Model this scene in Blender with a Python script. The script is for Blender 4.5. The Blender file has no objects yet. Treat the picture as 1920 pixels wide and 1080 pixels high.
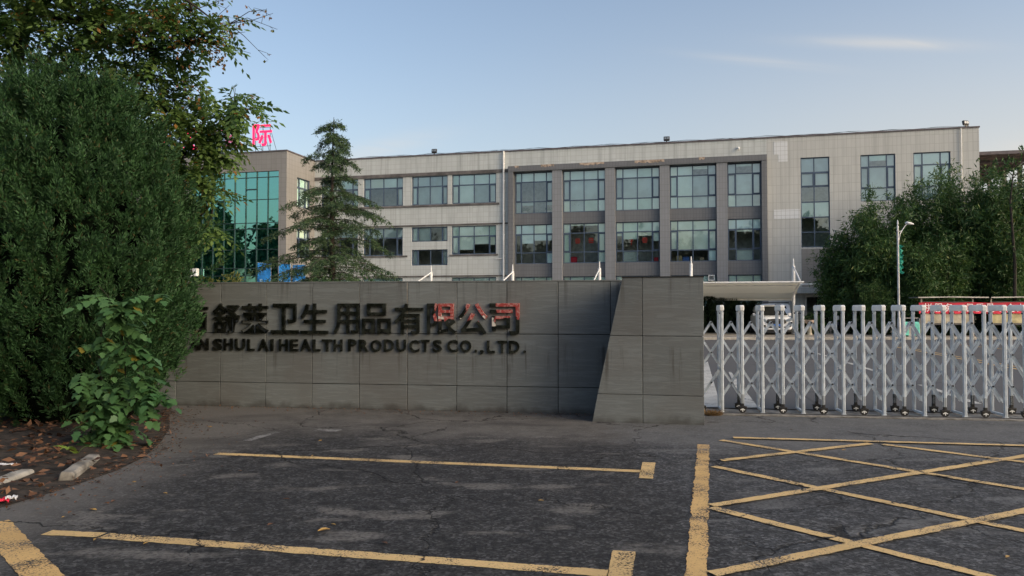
import bpy, bmesh, math, random
import numpy as np
from mathutils import Vector, Matrix, Euler

scene = bpy.context.scene
COL = scene.collection
random.seed(7)
rng = np.random.default_rng(7)
R = math.radians

# ------------------------------------------------------------------ camera
F_PX, PITCH, CAM_Z = 1430.0, math.atan(40 / 1430.0), 1.6
cd = bpy.data.cameras.new('camera')
cd.sensor_width = 36.0
cd.lens = 36.0 * F_PX / 1920.0
cd.clip_start, cd.clip_end = 0.1, 3000.0
cam = bpy.data.objects.new('camera', cd)
cam.location = (0, 0, CAM_Z)
cam.rotation_euler = (math.pi / 2 + PITCH, 0, 0)
COL.objects.link(cam)
scene.camera = cam

# ------------------------------------------------------------------ sky, sun, exposure
SUN_EL, SUN_AZ = R(25), R(123)          # azimuth clockwise from +Y (the view direction): low, off to the right
w = bpy.data.worlds.new('World')
scene.world = w
w.use_nodes = True
wt = w.node_tree
for nd in list(wt.nodes):
    wt.nodes.remove(nd)
wo = wt.nodes.new('ShaderNodeOutputWorld')
bg = wt.nodes.new('ShaderNodeBackground')
sky = wt.nodes.new('ShaderNodeTexSky')
sky.sky_type = 'NISHITA'
sky.sun_disc = False
sky.sun_elevation = SUN_EL
sky.sun_rotation = SUN_AZ
sky.air_density = 1.0
sky.dust_density = 3.6
sky.ozone_density = 0.0
bg.inputs['Strength'].default_value = 0.14


def wmath(op, a, b=None):
    m = wt.nodes.new('ShaderNodeMath')
    m.operation = op
    for i, v in enumerate((a, b)):
        if v is None:
            continue
        if isinstance(v, (int, float)):
            m.inputs[i].default_value = v
        else:
            wt.links.new(v, m.inputs[i])
    return m.outputs[0]


tc = wt.nodes.new('ShaderNodeTexCoord')
sep = wt.nodes.new('ShaderNodeSeparateXYZ')
wt.links.new(tc.outputs['Generated'], sep.inputs[0])
ysafe = wmath('MAXIMUM', sep.outputs[1], 0.05)
ca = wmath('DIVIDE', sep.outputs[0], ysafe)
ce = wmath('DIVIDE', sep.outputs[2], ysafe)
comb = wt.nodes.new('ShaderNodeCombineXYZ')
wt.links.new(wmath('MULTIPLY', ca, 7.0), comb.inputs[0])
wt.links.new(wmath('MULTIPLY', wmath('ADD', ce, wmath('MULTIPLY', ca, 0.10)), 60.0), comb.inputs[1])
cn = wt.nodes.new('ShaderNodeTexNoise')
cn.inputs['Scale'].default_value = 1.0
cn.inputs['Detail'].default_value = 5
cn.inputs['Distortion'].default_value = 0.8
wt.links.new(comb.outputs[0], cn.inputs['Vector'])


def cloud_mask(a0, e0, sa, se, tilt, amp):
    da = wmath('SUBTRACT', ca, a0)
    de = wmath('SUBTRACT', wmath('SUBTRACT', ce, e0), wmath('MULTIPLY', da, tilt))
    q = wmath('ADD', wmath('POWER', wmath('ABSOLUTE', wmath('DIVIDE', da, sa)), 2), wmath('POWER', wmath('ABSOLUTE', wmath('DIVIDE', de, se)), 2))
    return wmath('MULTIPLY', wmath('POWER', 2.718, wmath('MULTIPLY', q, -1)), amp)


cm = wmath('ADD', cloud_mask(0.50, 0.352, 0.10, 0.0075, -0.03, 1.0), cloud_mask(0.33, 0.328, 0.09, 0.006, -0.10, 0.45))
cm = wmath('ADD', cm, cloud_mask(-0.195, 0.205, 0.085, 0.014, 0.24, 0.75))
cm = wmath('ADD', cm, cloud_mask(0.72, 0.20, 0.10, 0.03, 0.1, 0.8))
cm = wmath('MULTIPLY', cm, wmath('MULTIPLY', cn.outputs['Fac'], 1.0))
cm = wmath('ADD', cm, cloud_mask(0.75, 0.16, 0.60, 0.20, 0.0, 0.75))
cm = wmath('ADD', cm, cloud_mask(-0.3, 0.12, 0.55, 0.13, 0.0, 0.16))
cmx = wt.nodes.new('ShaderNodeMix')
cmx.data_type = 'RGBA'
cmx.clamp_factor = True
wt.links.new(wmath('MINIMUM', wmath('MULTIPLY', cm, 0.8), 0.8), cmx.inputs['Factor'])
wt.links.new(sky.outputs[0], cmx.inputs[6])
cmx.inputs[7].default_value = (3.55, 3.40, 3.20, 1)
wt.links.new(cmx.outputs[2], bg.inputs['Color'])
wt.links.new(bg.outputs[0], wo.inputs['Surface'])

sl = bpy.data.lights.new('sun', 'SUN')
sl.energy = 0.5
sl.angle = R(45)
sl.color = (1.0, 0.93, 0.84)
so = bpy.data.objects.new('sun', sl)
sdir = Vector((math.sin(SUN_AZ) * math.cos(SUN_EL), math.cos(SUN_AZ) * math.cos(SUN_EL), math.sin(SUN_EL)))
so.rotation_euler = sdir.to_track_quat('Z', 'Y').to_euler()
so.location = (0, -20, 30)
COL.objects.link(so)
scene.view_settings.view_transform = 'Standard'
scene.view_settings.look = 'None'
scene.view_settings.exposure = 0.62
scene.view_settings.gamma = 1.0
scene.cycles.max_bounces = 7
scene.cycles.transparent_max_bounces = 12
scene.cycles.use_denoising = True


# ------------------------------------------------------------------ measuring helpers (points on known planes)
def ray(px, py):
    a, b = (px - 960) / F_PX, (540 - py) / F_PX
    c, s = math.cos(PITCH), math.sin(PITCH)
    return np.array([a, c - b * s, s + b * c])


def gp(px, py, z=0.0):
    d = ray(px, py)
    t = (z - CAM_Z) / d[2]
    return Vector((d[0] * t, d[1] * t, z))


def at(px, py, Y):
    d = ray(px, py)
    t = Y / d[1]
    return Vector((d[0] * t, Y, CAM_Z + d[2] * t))


# ------------------------------------------------------------------ mesh helpers
class MB:
    def __init__(self):
        self.v, self.f, self.mi = [], [], []

    def add(self, vs, fs, mi=0):
        o = len(self.v)
        self.v += [tuple(p) for p in vs]
        self.f += [tuple(i + o for i in q) for q in fs]
        self.mi += [mi] * len(fs)

    def quad(self, a, b, c, d, mi=0):
        self.add([a, b, c, d], [(0, 1, 2, 3)], mi)

    def box(self, x0, x1, y0, y1, z0, z1, mi=0, M=None):
        vs = [Vector((x, y, z)) for z in (z0, z1) for y in (y0, y1) for x in (x0, x1)]
        if M is not None:
            vs = [M @ p for p in vs]
        self.add(vs, [(0, 2, 3, 1), (4, 5, 7, 6), (0, 1, 5, 4), (2, 6, 7, 3), (0, 4, 6, 2), (1, 3, 7, 5)], mi)

    def tube(self, pts, rad, n=8, mi=0, cap=True):
        pts = [Vector(p) for p in pts]
        if not isinstance(rad, (list, tuple)):
            rad = [rad] * len(pts)
        rings = []
        up = None
        for i, p in enumerate(pts):
            t = (pts[min(i + 1, len(pts) - 1)] - pts[max(i - 1, 0)]).normalized()
            if up is None:
                up = Vector((0, 0, 1)) if abs(t.z) < 0.9 else Vector((1, 0, 0))
            a = t.cross(up).normalized()
            b = t.cross(a).normalized()
            up = -b if False else up
            rings.append([p + (a * math.cos(2 * math.pi * k / n) + b * math.sin(2 * math.pi * k / n)) * rad[i] for k in range(n)])
        vs = [q for r_ in rings for q in r_]
        fs = []
        for i in range(len(pts) - 1):
            for k in range(n):
                k2 = (k + 1) % n
                fs.append((i * n + k, i * n + k2, (i + 1) * n + k2, (i + 1) * n + k))
        if cap:
            fs.append(tuple(range(n - 1, -1, -1)))
            fs.append(tuple((len(pts) - 1) * n + k for k in range(n)))
        self.add(vs, fs, mi)

    def prism(self, poly, y0, y1, mi=0, M=None):
        """poly of (x, z), extruded along y"""
        n = len(poly)
        vs = [Vector((x, y0, z)) for x, z in poly] + [Vector((x, y1, z)) for x, z in poly]
        if M is not None:
            vs = [M @ p for p in vs]
        fs = [tuple(range(n)), tuple(range(2 * n - 1, n - 1, -1))]
        for i in range(n):
            j = (i + 1) % n
            fs.append((j, i, i + n, j + n))
        self.add(vs, fs, mi)

    def lathe(self, prof, c=(0, 0, 0), n=12, mi=0, M=None):
        vs = []
        for r_, z in prof:
            for k in range(n):
                vs.append(Vector((r_ * math.cos(2 * math.pi * k / n), r_ * math.sin(2 * math.pi * k / n), z)))
        if M is not None:
            vs = [M @ p for p in vs]
        vs = [p + Vector(c) for p in vs]
        fs = []
        for i in range(len(prof) - 1):
            for k in range(n):
                k2 = (k + 1) % n
                fs.append((i * n + k, i * n + k2, (i + 1) * n + k2, (i + 1) * n + k))
        fs.append(tuple(range(n - 1, -1, -1)))
        fs.append(tuple((len(prof) - 1) * n + k for k in range(n)))
        self.add(vs, fs, mi)

    def build(self, name, mats, parent=None, smooth=False, bevel=0.0, fix=True, seg=2):
        me = bpy.data.meshes.new(name)
        me.from_pydata(self.v, [], self.f)
        mats = mats if isinstance(mats, (list, tuple)) else [mats]
        for m in mats:
            me.materials.append(m)
        if len(mats) > 1:
            me.polygons.foreach_set('material_index', self.mi)
        if fix:
            bm = bmesh.new()
            bm.from_mesh(me)
            bmesh.ops.recalc_face_normals(bm, faces=bm.faces)
            bm.to_mesh(me)
            bm.free()
        if smooth:
            me.polygons.foreach_set('use_smooth', [True] * len(me.polygons))
        me.update()
        o = bpy.data.objects.new(name, me)
        COL.objects.link(o)
        if parent is not None:
            o.parent = parent
        if bevel:
            b = o.modifiers.new('bevel', 'BEVEL')
            b.width = bevel
            b.segments = seg
            b.limit_method = 'ANGLE'
            if smooth is False:
                pass
        return o


def np_mesh(name, V, k, mat, parent=None):
    """V: (n, k, 3) array, one k-gon per row (leaves)"""
    n = V.shape[0]
    me = bpy.data.meshes.new(name)
    me.vertices.add(n * k)
    me.vertices.foreach_set('co', np.ascontiguousarray(V, dtype=np.float32).ravel())
    me.loops.add(n * k)
    me.loops.foreach_set('vertex_index', np.arange(n * k, dtype=np.int32))
    me.polygons.add(n)
    me.polygons.foreach_set('loop_start', np.arange(0, n * k, k, dtype=np.int32))
    me.polygons.foreach_set('loop_total', np.full(n, k, dtype=np.int32))
    me.materials.append(mat)
    me.update(calc_edges=True)
    o = bpy.data.objects.new(name, me)
    COL.objects.link(o)
    if parent is not None:
        o.parent = parent
    return o


def unit(a):
    return a / np.maximum(np.linalg.norm(a, axis=-1, keepdims=True), 1e-9)


def blades(base, d, L, W, roll=None, fold=0.25):
    """leaf diamonds: base point, direction, length, width -> (n, 4, 3)"""
    n = len(base)
    d = unit(d)
    if roll is None:
        roll = rng.normal(size=(n, 3))
    s = unit(np.cross(d, roll))
    nn = np.cross(s, d)
    L = np.broadcast_to(L, (n,))[:, None]
    W = np.broadcast_to(W, (n,))[:, None]
    mid = base + d * L * 0.45 + nn * W * fold
    return np.stack([base, mid + s * W * 0.5, base + d * L, mid - s * W * 0.5], axis=1)


def tag(o, label=None, cat=None, group=None, kind=None):
    if label:
        o['label'] = label
    if cat:
        o['category'] = cat
    if group:
        o['group'] = group
    if kind:
        o['kind'] = kind
    return o


def thing(name, label, cat, loc=(0, 0, 0), rz=0.0, group=None):
    o = bpy.data.objects.new(name, None)
    o.empty_display_size = 0.2
    COL.objects.link(o)
    o.location = loc
    o.rotation_euler = (0, 0, rz)
    return tag(o, label, cat, group)


def copy_tree(o, parent=None):
    c = o.copy()
    COL.objects.link(c)
    if parent is not None:
        c.parent = parent
    for ch in list(o.children):
        copy_tree(ch, c)
    return c


def text_mesh(ch, w_, h_, depth, bold, name, mat, parent=None, keep_aspect=False):
    """one character fitted to a w x h box, lying in the xz plane, front towards -y, lower left corner at the origin"""
    cu = bpy.data.curves.new('glyph', 'FONT')
    cu.body = ch
    cu.extrude = 0.02
    cu.offset = bold
    cu.resolution_u = 3
    tmp = bpy.data.objects.new('glyph', cu)
    COL.objects.link(tmp)
    dg = bpy.context.evaluated_depsgraph_get()
    me = bpy.data.meshes.new_from_object(tmp.evaluated_get(dg))
    bpy.data.objects.remove(tmp)
    bpy.data.curves.remove(cu)
    co = np.empty(len(me.vertices) * 3)
    me.vertices.foreach_get('co', co)
    co = co.reshape(-1, 3)
    lo, hi = co.min(0), co.max(0)
    sc = np.array([w_ / (hi[0] - lo[0]), h_ / (hi[1] - lo[1])])
    if keep_aspect:
        sc[:] = sc.min()
    x = (co[:, 0] - lo[0]) * sc[0]
    z = (co[:, 1] - lo[1]) * sc[1]
    y = np.where(co[:, 2] > 0, -depth, 0.0)
    me.vertices.foreach_set('co', np.stack([x, y, z], 1).astype(np.float32).ravel())
    me.materials.clear()
    me.materials.append(mat)
    me.name = name
    me.update()
    bm = bmesh.new()
    bm.from_mesh(me)
    bmesh.ops.recalc_face_normals(bm, faces=bm.faces)
    bm.to_mesh(me)
    bm.free()
    o = bpy.data.objects.new(name, me)
    COL.objects.link(o)
    if parent is not None:
        o.parent = parent
    return o


# ------------------------------------------------------------------ materials
class NT:
    def __init__(self, name):
        self.m = bpy.data.materials.new(name)
        self.m.use_nodes = True
        self.t = self.m.node_tree
        self.p = self.t.nodes['Principled BSDF']
        self.out = self.t.nodes['Material Output']
        self.g = self.t.nodes.new('ShaderNodeNewGeometry')
        self.tc = self.t.nodes.new('ShaderNodeTexCoord')

    def put(self, sock, v):
        if isinstance(v, (int, float)):
            sock.default_value = v
        elif isinstance(v, tuple):
            sock.default_value = v if len(v) != 3 or sock.type == 'VECTOR' else v + (1,)
        else:
            self.t.links.new(v, sock)

    def math(self, op, a, b=0.0, c=0.0, clamp=False):
        n = self.t.nodes.new('ShaderNodeMath')
        n.operation = op
        n.use_clamp = clamp
        for i, v in enumerate((a, b, c)):
            self.put(n.inputs[i], v)
        return n.outputs[0]

    def mix(self, f, a, b, mode='MIX'):
        n = self.t.nodes.new('ShaderNodeMix')
        n.data_type = 'RGBA'
        n.blend_type = mode
        self.put(n.inputs['Factor'], f)
        self.put(n.inputs[6], a)
        self.put(n.inputs[7], b)
        return n.outputs[2]

    def vec(self, v, scale):
        n = self.t.nodes.new('ShaderNodeVectorMath')
        n.operation = 'MULTIPLY'
        self.put(n.inputs[0], v)
        n.inputs[1].default_value = scale
        return n.outputs[0]

    def noise(self, v, scale, detail=3.0, rough=0.5, dist=0.0, col=False):
        n = self.t.nodes.new('ShaderNodeTexNoise')
        self.put(n.inputs['Vector'], v)
        n.inputs['Scale'].default_value = scale
        n.inputs['Detail'].default_value = detail
        n.inputs['Roughness'].default_value = rough
        n.inputs['Distortion'].default_value = dist
        return n.outputs['Color' if col else 'Fac']

    def voro(self, v, scale, feature='F1', out='Distance'):
        n = self.t.nodes.new('ShaderNodeTexVoronoi')
        n.feature = feature
        self.put(n.inputs['Vector'], v)
        n.inputs['Scale'].default_value = scale
        return n.outputs[out]

    def step(self, v, lo, hi, a=0.0, b=1.0):
        n = self.t.nodes.new('ShaderNodeMapRange')
        n.interpolation_type = 'SMOOTHSTEP'
        self.put(n.inputs[0], v)
        for i, x in enumerate((lo, hi, a, b)):
            n.inputs[i + 1].default_value = x
        return n.outputs[0]

    def sep(self, v):
        n = self.t.nodes.new('ShaderNodeSeparateXYZ')
        self.put(n.inputs[0], v)
        return n.outputs

    def comb(self, x, y, z=0.0):
        n = self.t.nodes.new('ShaderNodeCombineXYZ')
        for i, v in enumerate((x, y, z)):
            self.put(n.inputs[i], v)
        return n.outputs[0]

    def bump(self, h, strength=0.3, dist=0.01):
        n = self.t.nodes.new('ShaderNodeBump')
        n.inputs['Strength'].default_value = strength
        n.inputs['Distance'].default_value = dist
        self.put(n.inputs['Height'], h)
        self.t.links.new(n.outputs[0], self.p.inputs['Normal'])

    def done(self, color=None, rough=None, metal=None, spec=None):
        if color is not None:
            self.put(self.p.inputs['Base Color'], color)
        if rough is not None:
            self.put(self.p.inputs['Roughness'], rough)
        if metal is not None:
            self.put(self.p.inputs['Metallic'], metal)
        if spec is not None:
            self.put(self.p.inputs['Specular IOR Level'], spec)
        return self.m


def plain(name, c, rough=0.6, metal=0.0, var=0.15, scale=3.0, spec=0.5, bump=0.0):
    n = NT(name)
    f = n.noise(n.tc.outputs['Object'], scale, 5, 0.6)
    c2 = tuple(x * (1 - var * 2) for x in c)
    c1 = tuple(min(1, x * (1 + var)) for x in c)
    col = n.mix(n.step(f, 0.3, 0.7), c2, c1)
    if bump:
        n.bump(n.noise(n.tc.outputs['Object'], scale * 12, 4), bump, 0.01)
    return n.done(col, rough, metal, spec)


def leaf_mat(name, c1, c2, c3=None, third=0.0, trans=0.3, rough=0.5, bs=0.9):
    n = NT(name)
    r_ = n.g.outputs['Random Per Island']
    big = n.noise(n.g.outputs['Position'], bs, 3)
    f = n.math('ADD', n.math('MULTIPLY', r_, 0.55), n.math('MULTIPLY', n.step(big, 0.3, 0.7), 0.45))
    col = n.mix(f, c1, c2)
    if c3:
        r2 = n.math('FRACT', n.math('MULTIPLY', r_, 57.31))
        col = n.mix(n.math('GREATER_THAN', r2, 1 - third), col, c3)
    n.done(col, rough, spec=0.35)
    tr = n.t.nodes.new('ShaderNodeBsdfTranslucent')
    n.t.links.new(col if not isinstance(col, tuple) else col, tr.inputs['Color'])
    ms = n.t.nodes.new('ShaderNodeMixShader')
    ms.inputs[0].default_value = trans
    n.t.links.new(n.p.outputs[0], ms.inputs[1])
    n.t.links.new(tr.outputs[0], ms.inputs[2])
    n.t.links.new(ms.outputs[0], n.out.inputs['Surface'])
    return n.m


def asphalt_color(n):
    pos = n.g.outputs['Position']
    grit = n.noise(pos, 42, 5, 0.85)
    grit2 = n.voro(pos, 60)
    big = n.noise(pos, 0.45, 5, 0.6)
    mid = n.noise(pos, 2.2, 4, 0.6)
    peb = n.sep(n.voro(pos, 44, 'F1', 'Color'))[0]
    blot = n.noise(pos, 7.5, 4, 0.65)
    g = n.math('ADD', n.math('MULTIPLY', n.step(grit, 0.36, 0.70), 0.50), n.math('MULTIPLY', n.math('POWER', peb, 3.0), 0.75))
    g = n.math('MULTIPLY', g, n.step(blot, 0.32, 0.66, 0.42, 1.25))
    sx = n.sep(pos)
    lane = n.step(n.math('ADD', sx[0], n.math('MULTIPLY', n.math('SUBTRACT', mid, 0.5), 1.1)), 1.0, 1.7)
    dark = n.mix(g, (0.003, 0.0032, 0.0036), (0.088, 0.088, 0.090))
    lite = n.mix(g, (0.012, 0.0135, 0.016), (0.140, 0.145, 0.154))
    base = n.mix(lane, dark, lite)
    base = n.mix(n.math('MULTIPLY', n.step(mid, 0.42, 0.62), 0.45), base, n.mix(g, (0.014, 0.014, 0.0145), (0.125, 0.125, 0.125)))
    # dusty depressions
    dn = n.noise(n.vec(pos, (0.75, 1.5, 1)), 1.5, 4, 0.55)
    dust = n.math('MULTIPLY', n.step(dn, 0.555, 0.66), n.step(n.noise(pos, 30, 3), 0.30, 0.62, 0.30, 0.95))
    # pale dirt washed along the foot of the wall, the planting bed and the gate
    s = n.sep(pos)
    far = n.math('ADD', n.math('ADD', s[1], n.math('MULTIPLY', s[0], 0.18)), n.math('MULTIPLY', n.math('SUBTRACT', big, 0.5), 4.0))
    edge = n.math('MULTIPLY', n.step(far, 8.6, 10.0), n.step(mid, 0.2, 0.7, 0.35, 0.8))
    edge2 = n.math('MULTIPLY', n.step(n.math('ADD', s[0], n.math('MULTIPLY', n.math('SUBTRACT', big, 0.5), 2.0)), -2.7, -3.9), 0.8)
    d = n.math('MAXIMUM', n.math('MAXIMUM', dust, edge), edge2)
    col = n.mix(n.math('MULTIPLY', d, 0.85), base, n.mix(grit, (0.085, 0.082, 0.077), n.mix(lane, (0.235, 0.222, 0.206), (0.215, 0.222, 0.230))))
    # dark oily drifts
    oil = n.step(n.noise(n.vec(pos, (0.5, 1.1, 1)), 0.8, 3, 0.5), 0.55, 0.75)
    col = n.mix(n.math('MULTIPLY', oil, 0.55), col, (0.014, 0.014, 0.016))
    # cracks
    wv = n.t.nodes.new('ShaderNodeVectorMath')
    wv.operation = 'ADD'
    n.put(wv.inputs[0], pos)
    n.put(wv.inputs[1], n.vec(n.noise(pos, 1.6, 5, 0.65, col=True), (0.9, 0.9, 0)))
    cr = n.voro(wv.outputs[0], 0.42, 'DISTANCE_TO_EDGE')
    cmask = n.math('MULTIPLY', n.step(cr, 0.0070, 0.001), n.step(n.noise(pos, 1.1, 3), 0.36, 0.50))
    col = n.mix(n.math('MULTIPLY', cmask, 0.85), col, (0.006, 0.006, 0.006))
    return col, cmask, grit, d


def make_asphalt():
    n = NT('asphalt')
    col, crack, grit, dust = asphalt_color(n)
    n.bump(n.math('SUBTRACT', n.math('MULTIPLY', grit, 0.5), crack), 0.8, 0.014)
    return n.done(col, 0.88, spec=0.3)


def make_paint(name, c, wear=0.5):
    n = NT(name)
    col, crack, grit, dust = asphalt_color(n)
    pos = n.g.outputs['Position']
    chips = n.math('ADD', n.math('MULTIPLY', n.noise(pos, 70, 4, 0.7), 0.6), n.math('MULTIPLY', n.noise(pos, 3.0, 4, 0.6), 0.4))
    gone = n.math('MAXIMUM', n.step(chips, wear + 0.035, wear + 0.085), crack)
    dirt = n.step(n.noise(pos, 1.2, 4), 0.4, 0.75, 0.0, 0.45)
    pc = n.mix(n.noise(pos, 40, 3), tuple(x * 0.72 for x in c), c)
    pc = n.mix(dirt, pc, tuple(x * 0.45 for x in c))
    n.bump(grit, 0.35, 0.008)
    return n.done(n.mix(gone, pc, col), 0.8, spec=0.3)


def make_inner_asphalt():
    n = NT('yard_asphalt')
    pos = n.g.outputs['Position']
    a = n.noise(pos, 40, 4, 0.7)
    b = n.noise(pos, 0.35, 4)
    col = n.mix(a, (0.032, 0.033, 0.036), (0.10, 0.10, 0.105))
    col = n.mix(n.step(b, 0.35, 0.7, 0, 0.6), col, (0.085, 0.083, 0.08))
    cr = n.voro(n.vec(pos, (1, 1, 0)), 0.16, 'DISTANCE_TO_EDGE')
    col = n.mix(n.step(cr, 0.006, 0.002, 0, 0.6), col, (0.03, 0.03, 0.03))
    return n.done(col, 0.85)


def make_stone():
    n = NT('grey_sandstone')
    p = n.tc.outputs['Object']
    s = n.sep(p)
    r_ = n.g.outputs['Random Per Island']
    off = n.comb(n.math('MULTIPLY', r_, 37.0), n.math('MULTIPLY', r_, 11.0), n.math('MULTIPLY', r_, 53.0))
    pv = n.t.nodes.new('ShaderNodeVectorMath')
    pv.operation = 'ADD'
    n.put(pv.inputs[0], n.vec(p, (1.4, 1.4, 15)))
    n.put(pv.inputs[1], off)
    vein = n.noise(pv.outputs[0], 1.6, 6, 0.62, 0.9)
    ridge = n.math('ABSOLUTE', n.math('SUBTRACT', vein, 0.5))
    fine = n.noise(n.vec(p, (6, 6, 40)), 3, 4, 0.7)
    col = n.mix(n.step(vein, 0.3, 0.7), (0.108, 0.124, 0.130), (0.172, 0.200, 0.210))
    col = n.mix(n.math('MULTIPLY', n.step(ridge, 0.05, 0.0), 0.45), col, (0.09, 0.092, 0.09))
    col = n.mix(n.math('MULTIPLY', fine, 0.5), col, (0.17, 0.17, 0.163))
    col = n.mix(0.30, col, n.mix(r_, (0.088, 0.098, 0.101), (0.212, 0.240, 0.246)))
    # rain streaks: below the top edge and below the lettering
    st = n.noise(n.vec(p, (7.5, 0, 0.35)), 1.0, 4, 0.7)
    stm = n.step(st, 0.52, 0.70)
    z = s[2]
    zone = n.math('MAXIMUM', n.math('MULTIPLY', n.step(z, 1.12, 0.98), n.step(z, 0.35, 0.85)), n.step(z, 1.45, 2.0, 0.0, 0.8))
    col = n.mix(n.math('MULTIPLY', n.math('MULTIPLY', stm, zone), 0.75), col, (0.055, 0.052, 0.048))
    brown = n.step(n.noise(p, 0.8, 3), 0.45, 0.65)
    col = n.mix(n.math('MULTIPLY', brown, 0.35), col, (0.118, 0.108, 0.100))
    # splash dirt at the foot
    foot = n.math('MULTIPLY', n.step(n.math('ADD', z, n.math('MULTIPLY', n.noise(p, 4, 4), 0.3)), 0.28, 0.12), 0.7)
    col = n.mix(foot, col, (0.04, 0.037, 0.033))
    n.bump(n.math('ADD', vein, n.math('MULTIPLY', fine, 0.4)), 0.5, 0.01)
    return n.done(col, 0.75, spec=0.35)


def make_tiles(name, c1, c2, grout, bw, rh, stain=0.4):
    n = NT(name)
    p = n.tc.outputs['Object']
    s = n.sep(p)
    uv = n.comb(n.math('ADD', s[0], n.math('MULTIPLY', s[1], 1.0)), s[2])
    b = n.t.nodes.new('ShaderNodeTexBrick')
    b.offset = 0.0
    b.squash = 1.0
    n.put(b.inputs['Vector'], uv)
    b.inputs['Color1'].default_value = c1 + (1,)
    b.inputs['Color2'].default_value = c2 + (1,)
    b.inputs['Mortar'].default_value = grout + (1,)
    b.inputs['Scale'].default_value = 1.0
    b.inputs['Mortar Size'].default_value = 0.012
    b.inputs['Mortar Smooth'].default_value = 0.3
    b.inputs['Brick Width'].default_value = bw
    b.inputs['Row Height'].default_value = rh
    col = b.outputs['Color']
    big = n.noise(p, 0.22, 4, 0.6)
    col = n.mix(n.step(big, 0.35, 0.68, 0, 0.30), col, tuple(x * 0.72 for x in c1))
    st = n.noise(n.vec(p, (2.6, 2.6, 0.10)), 1.0, 5, 0.7)
    col = n.mix(n.math('MULTIPLY', n.step(st, 0.46, 0.74), stain), col, tuple(x * 0.42 for x in c1))
    return n.done(col, 0.42, spec=0.4)


def make_glass(name, tint, refl, gloss=(0.9, 0.95, 0.97), rough=0.015):
    n = NT(name)
    n.t.nodes.remove(n.p)
    tr = n.t.nodes.new('ShaderNodeBsdfTransparent')
    tr.inputs[0].default_value = tint + (1,)
    gl = n.t.nodes.new('ShaderNodeBsdfGlossy')
    gl.inputs[0].default_value = gloss + (1,)
    gl.inputs['Roughness'].default_value = rough
    bn = n.t.nodes.new('ShaderNodeBump')
    bn.inputs['Strength'].default_value = 0.05
    bn.inputs['Distance'].default_value = 0.02
    n.t.links.new(n.noise(n.tc.outputs['Object'], 0.9, 2), bn.inputs['Height'])
    n.t.links.new(bn.outputs[0], gl.inputs['Normal'])
    fr = n.t.nodes.new('ShaderNodeFresnel')
    fr.inputs['IOR'].default_value = 1.5
    f = n.math('ADD', n.math('MULTIPLY', fr.outputs[0], 0.8), refl, clamp=True)
    ms = n.t.nodes.new('ShaderNodeMixShader')
    n.t.links.new(f, ms.inputs[0])
    n.t.links.new(tr.outputs[0], ms.inputs[1])
    n.t.links.new(gl.outputs[0], ms.inputs[2])
    n.t.links.new(ms.outputs[0], n.out.inputs['Surface'])
    return n.m


def emit(name, c, strength):
    n = NT(name)
    n.p.inputs['Base Color'].default_value = tuple(x * 0.5 for x in c) + (1,)
    n.p.inputs['Emission Color'].default_value = c + (1,)
    n.p.inputs['Emission Strength'].default_value = strength
    return n.m


M = {}
M['asphalt'] = make_asphalt()
M['yard'] = make_inner_asphalt()
M['yellow'] = make_paint('yellow_paint', (0.74, 0.52, 0.24), 0.49)
M['yellow_worn'] = make_paint('worn_yellow_paint', (0.70, 0.46, 0.19), 0.47)
M['white_paint'] = make_paint('white_road_paint', (0.55, 0.55, 0.52), 0.50)
M['white_faint'] = make_paint('faded_white_paint', (0.30, 0.30, 0.30), 0.44)
M['stone'] = make_stone()
M['joint'] = plain('dark_joint', (0.02, 0.02, 0.02), 0.9)
M['tile'] = make_tiles('pale_grey_tile', (0.54, 0.57, 0.565), (0.50, 0.525, 0.52), (0.38, 0.395, 0.375), 0.42, 0.36, 0.60)
M['tile_east'] = make_tiles('grey_rose_tile', (0.535, 0.54, 0.52), (0.495, 0.50, 0.485), (0.36, 0.36, 0.345), 0.285, 0.60, 0.48)
M['tile_dark'] = make_tiles('dark_grey_tile', (0.165, 0.170, 0.182), (0.15, 0.155, 0.166), (0.11, 0.112, 0.118), 0.21, 0.30, 0.3)
M['tile_wing'] = make_tiles('taupe_tile', (0.275, 0.265, 0.25), (0.255, 0.245, 0.235), (0.20, 0.19, 0.175), 0.42, 0.36, 0.3)
M['tile_pier'] = make_tiles('lilac_grey_tile', (0.245, 0.255, 0.275), (0.23, 0.24, 0.258), (0.17, 0.175, 0.185), 0.21, 0.42, 0.25)
M['tile_new'] = make_tiles('bright_replacement_tile', (0.70, 0.72, 0.74), (0.68, 0.70, 0.72), (0.36, 0.36, 0.36), 0.285, 0.30, 0.05)
M['band'] = plain('dark_band', (0.13, 0.12, 0.118), 0.7, var=0.25, scale=1.2)
M['coping'] = plain('purple_grey_coping', (0.115, 0.098, 0.108), 0.6)
M['plaster'] = plain('exposed_plaster', (0.42, 0.33, 0.26), 0.9, var=0.3, scale=4)
M['alu'] = plain('blue_grey_frame', (0.062, 0.095, 0.15), 0.45, var=0.1)
M['glass'] = make_glass('window_glass', (0.95, 1.0, 0.985), 0.17)
M['glass_lower'] = make_glass('clear_window_glass', (0.96, 1.0, 0.985), 0.11)
M['blind'] = plain('pale_green_blind', (0.84, 0.97, 0.90), 0.8, var=0.05, scale=1)
M['blind_blue'] = plain('pale_blue_blind', (0.78, 0.94, 0.97), 0.8, var=0.05, scale=1)
M['film'] = plain('grey_green_sky_tone', (0.62, 0.74, 0.73), 0.7, var=0.08, scale=0.8)  # frosted or drawn screens; the tone also stands in for reflected sky
M['blind_dim'] = plain('greyer_green_blind', (0.68, 0.85, 0.78), 0.8, var=0.06, scale=1)
M['blind_cream'] = plain('creamy_blind', (0.86, 0.95, 0.84), 0.8, var=0.06, scale=1)
M['film_dark'] = plain('darker_sky_tone', (0.50, 0.62, 0.62), 0.7, var=0.10, scale=0.8)
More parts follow.
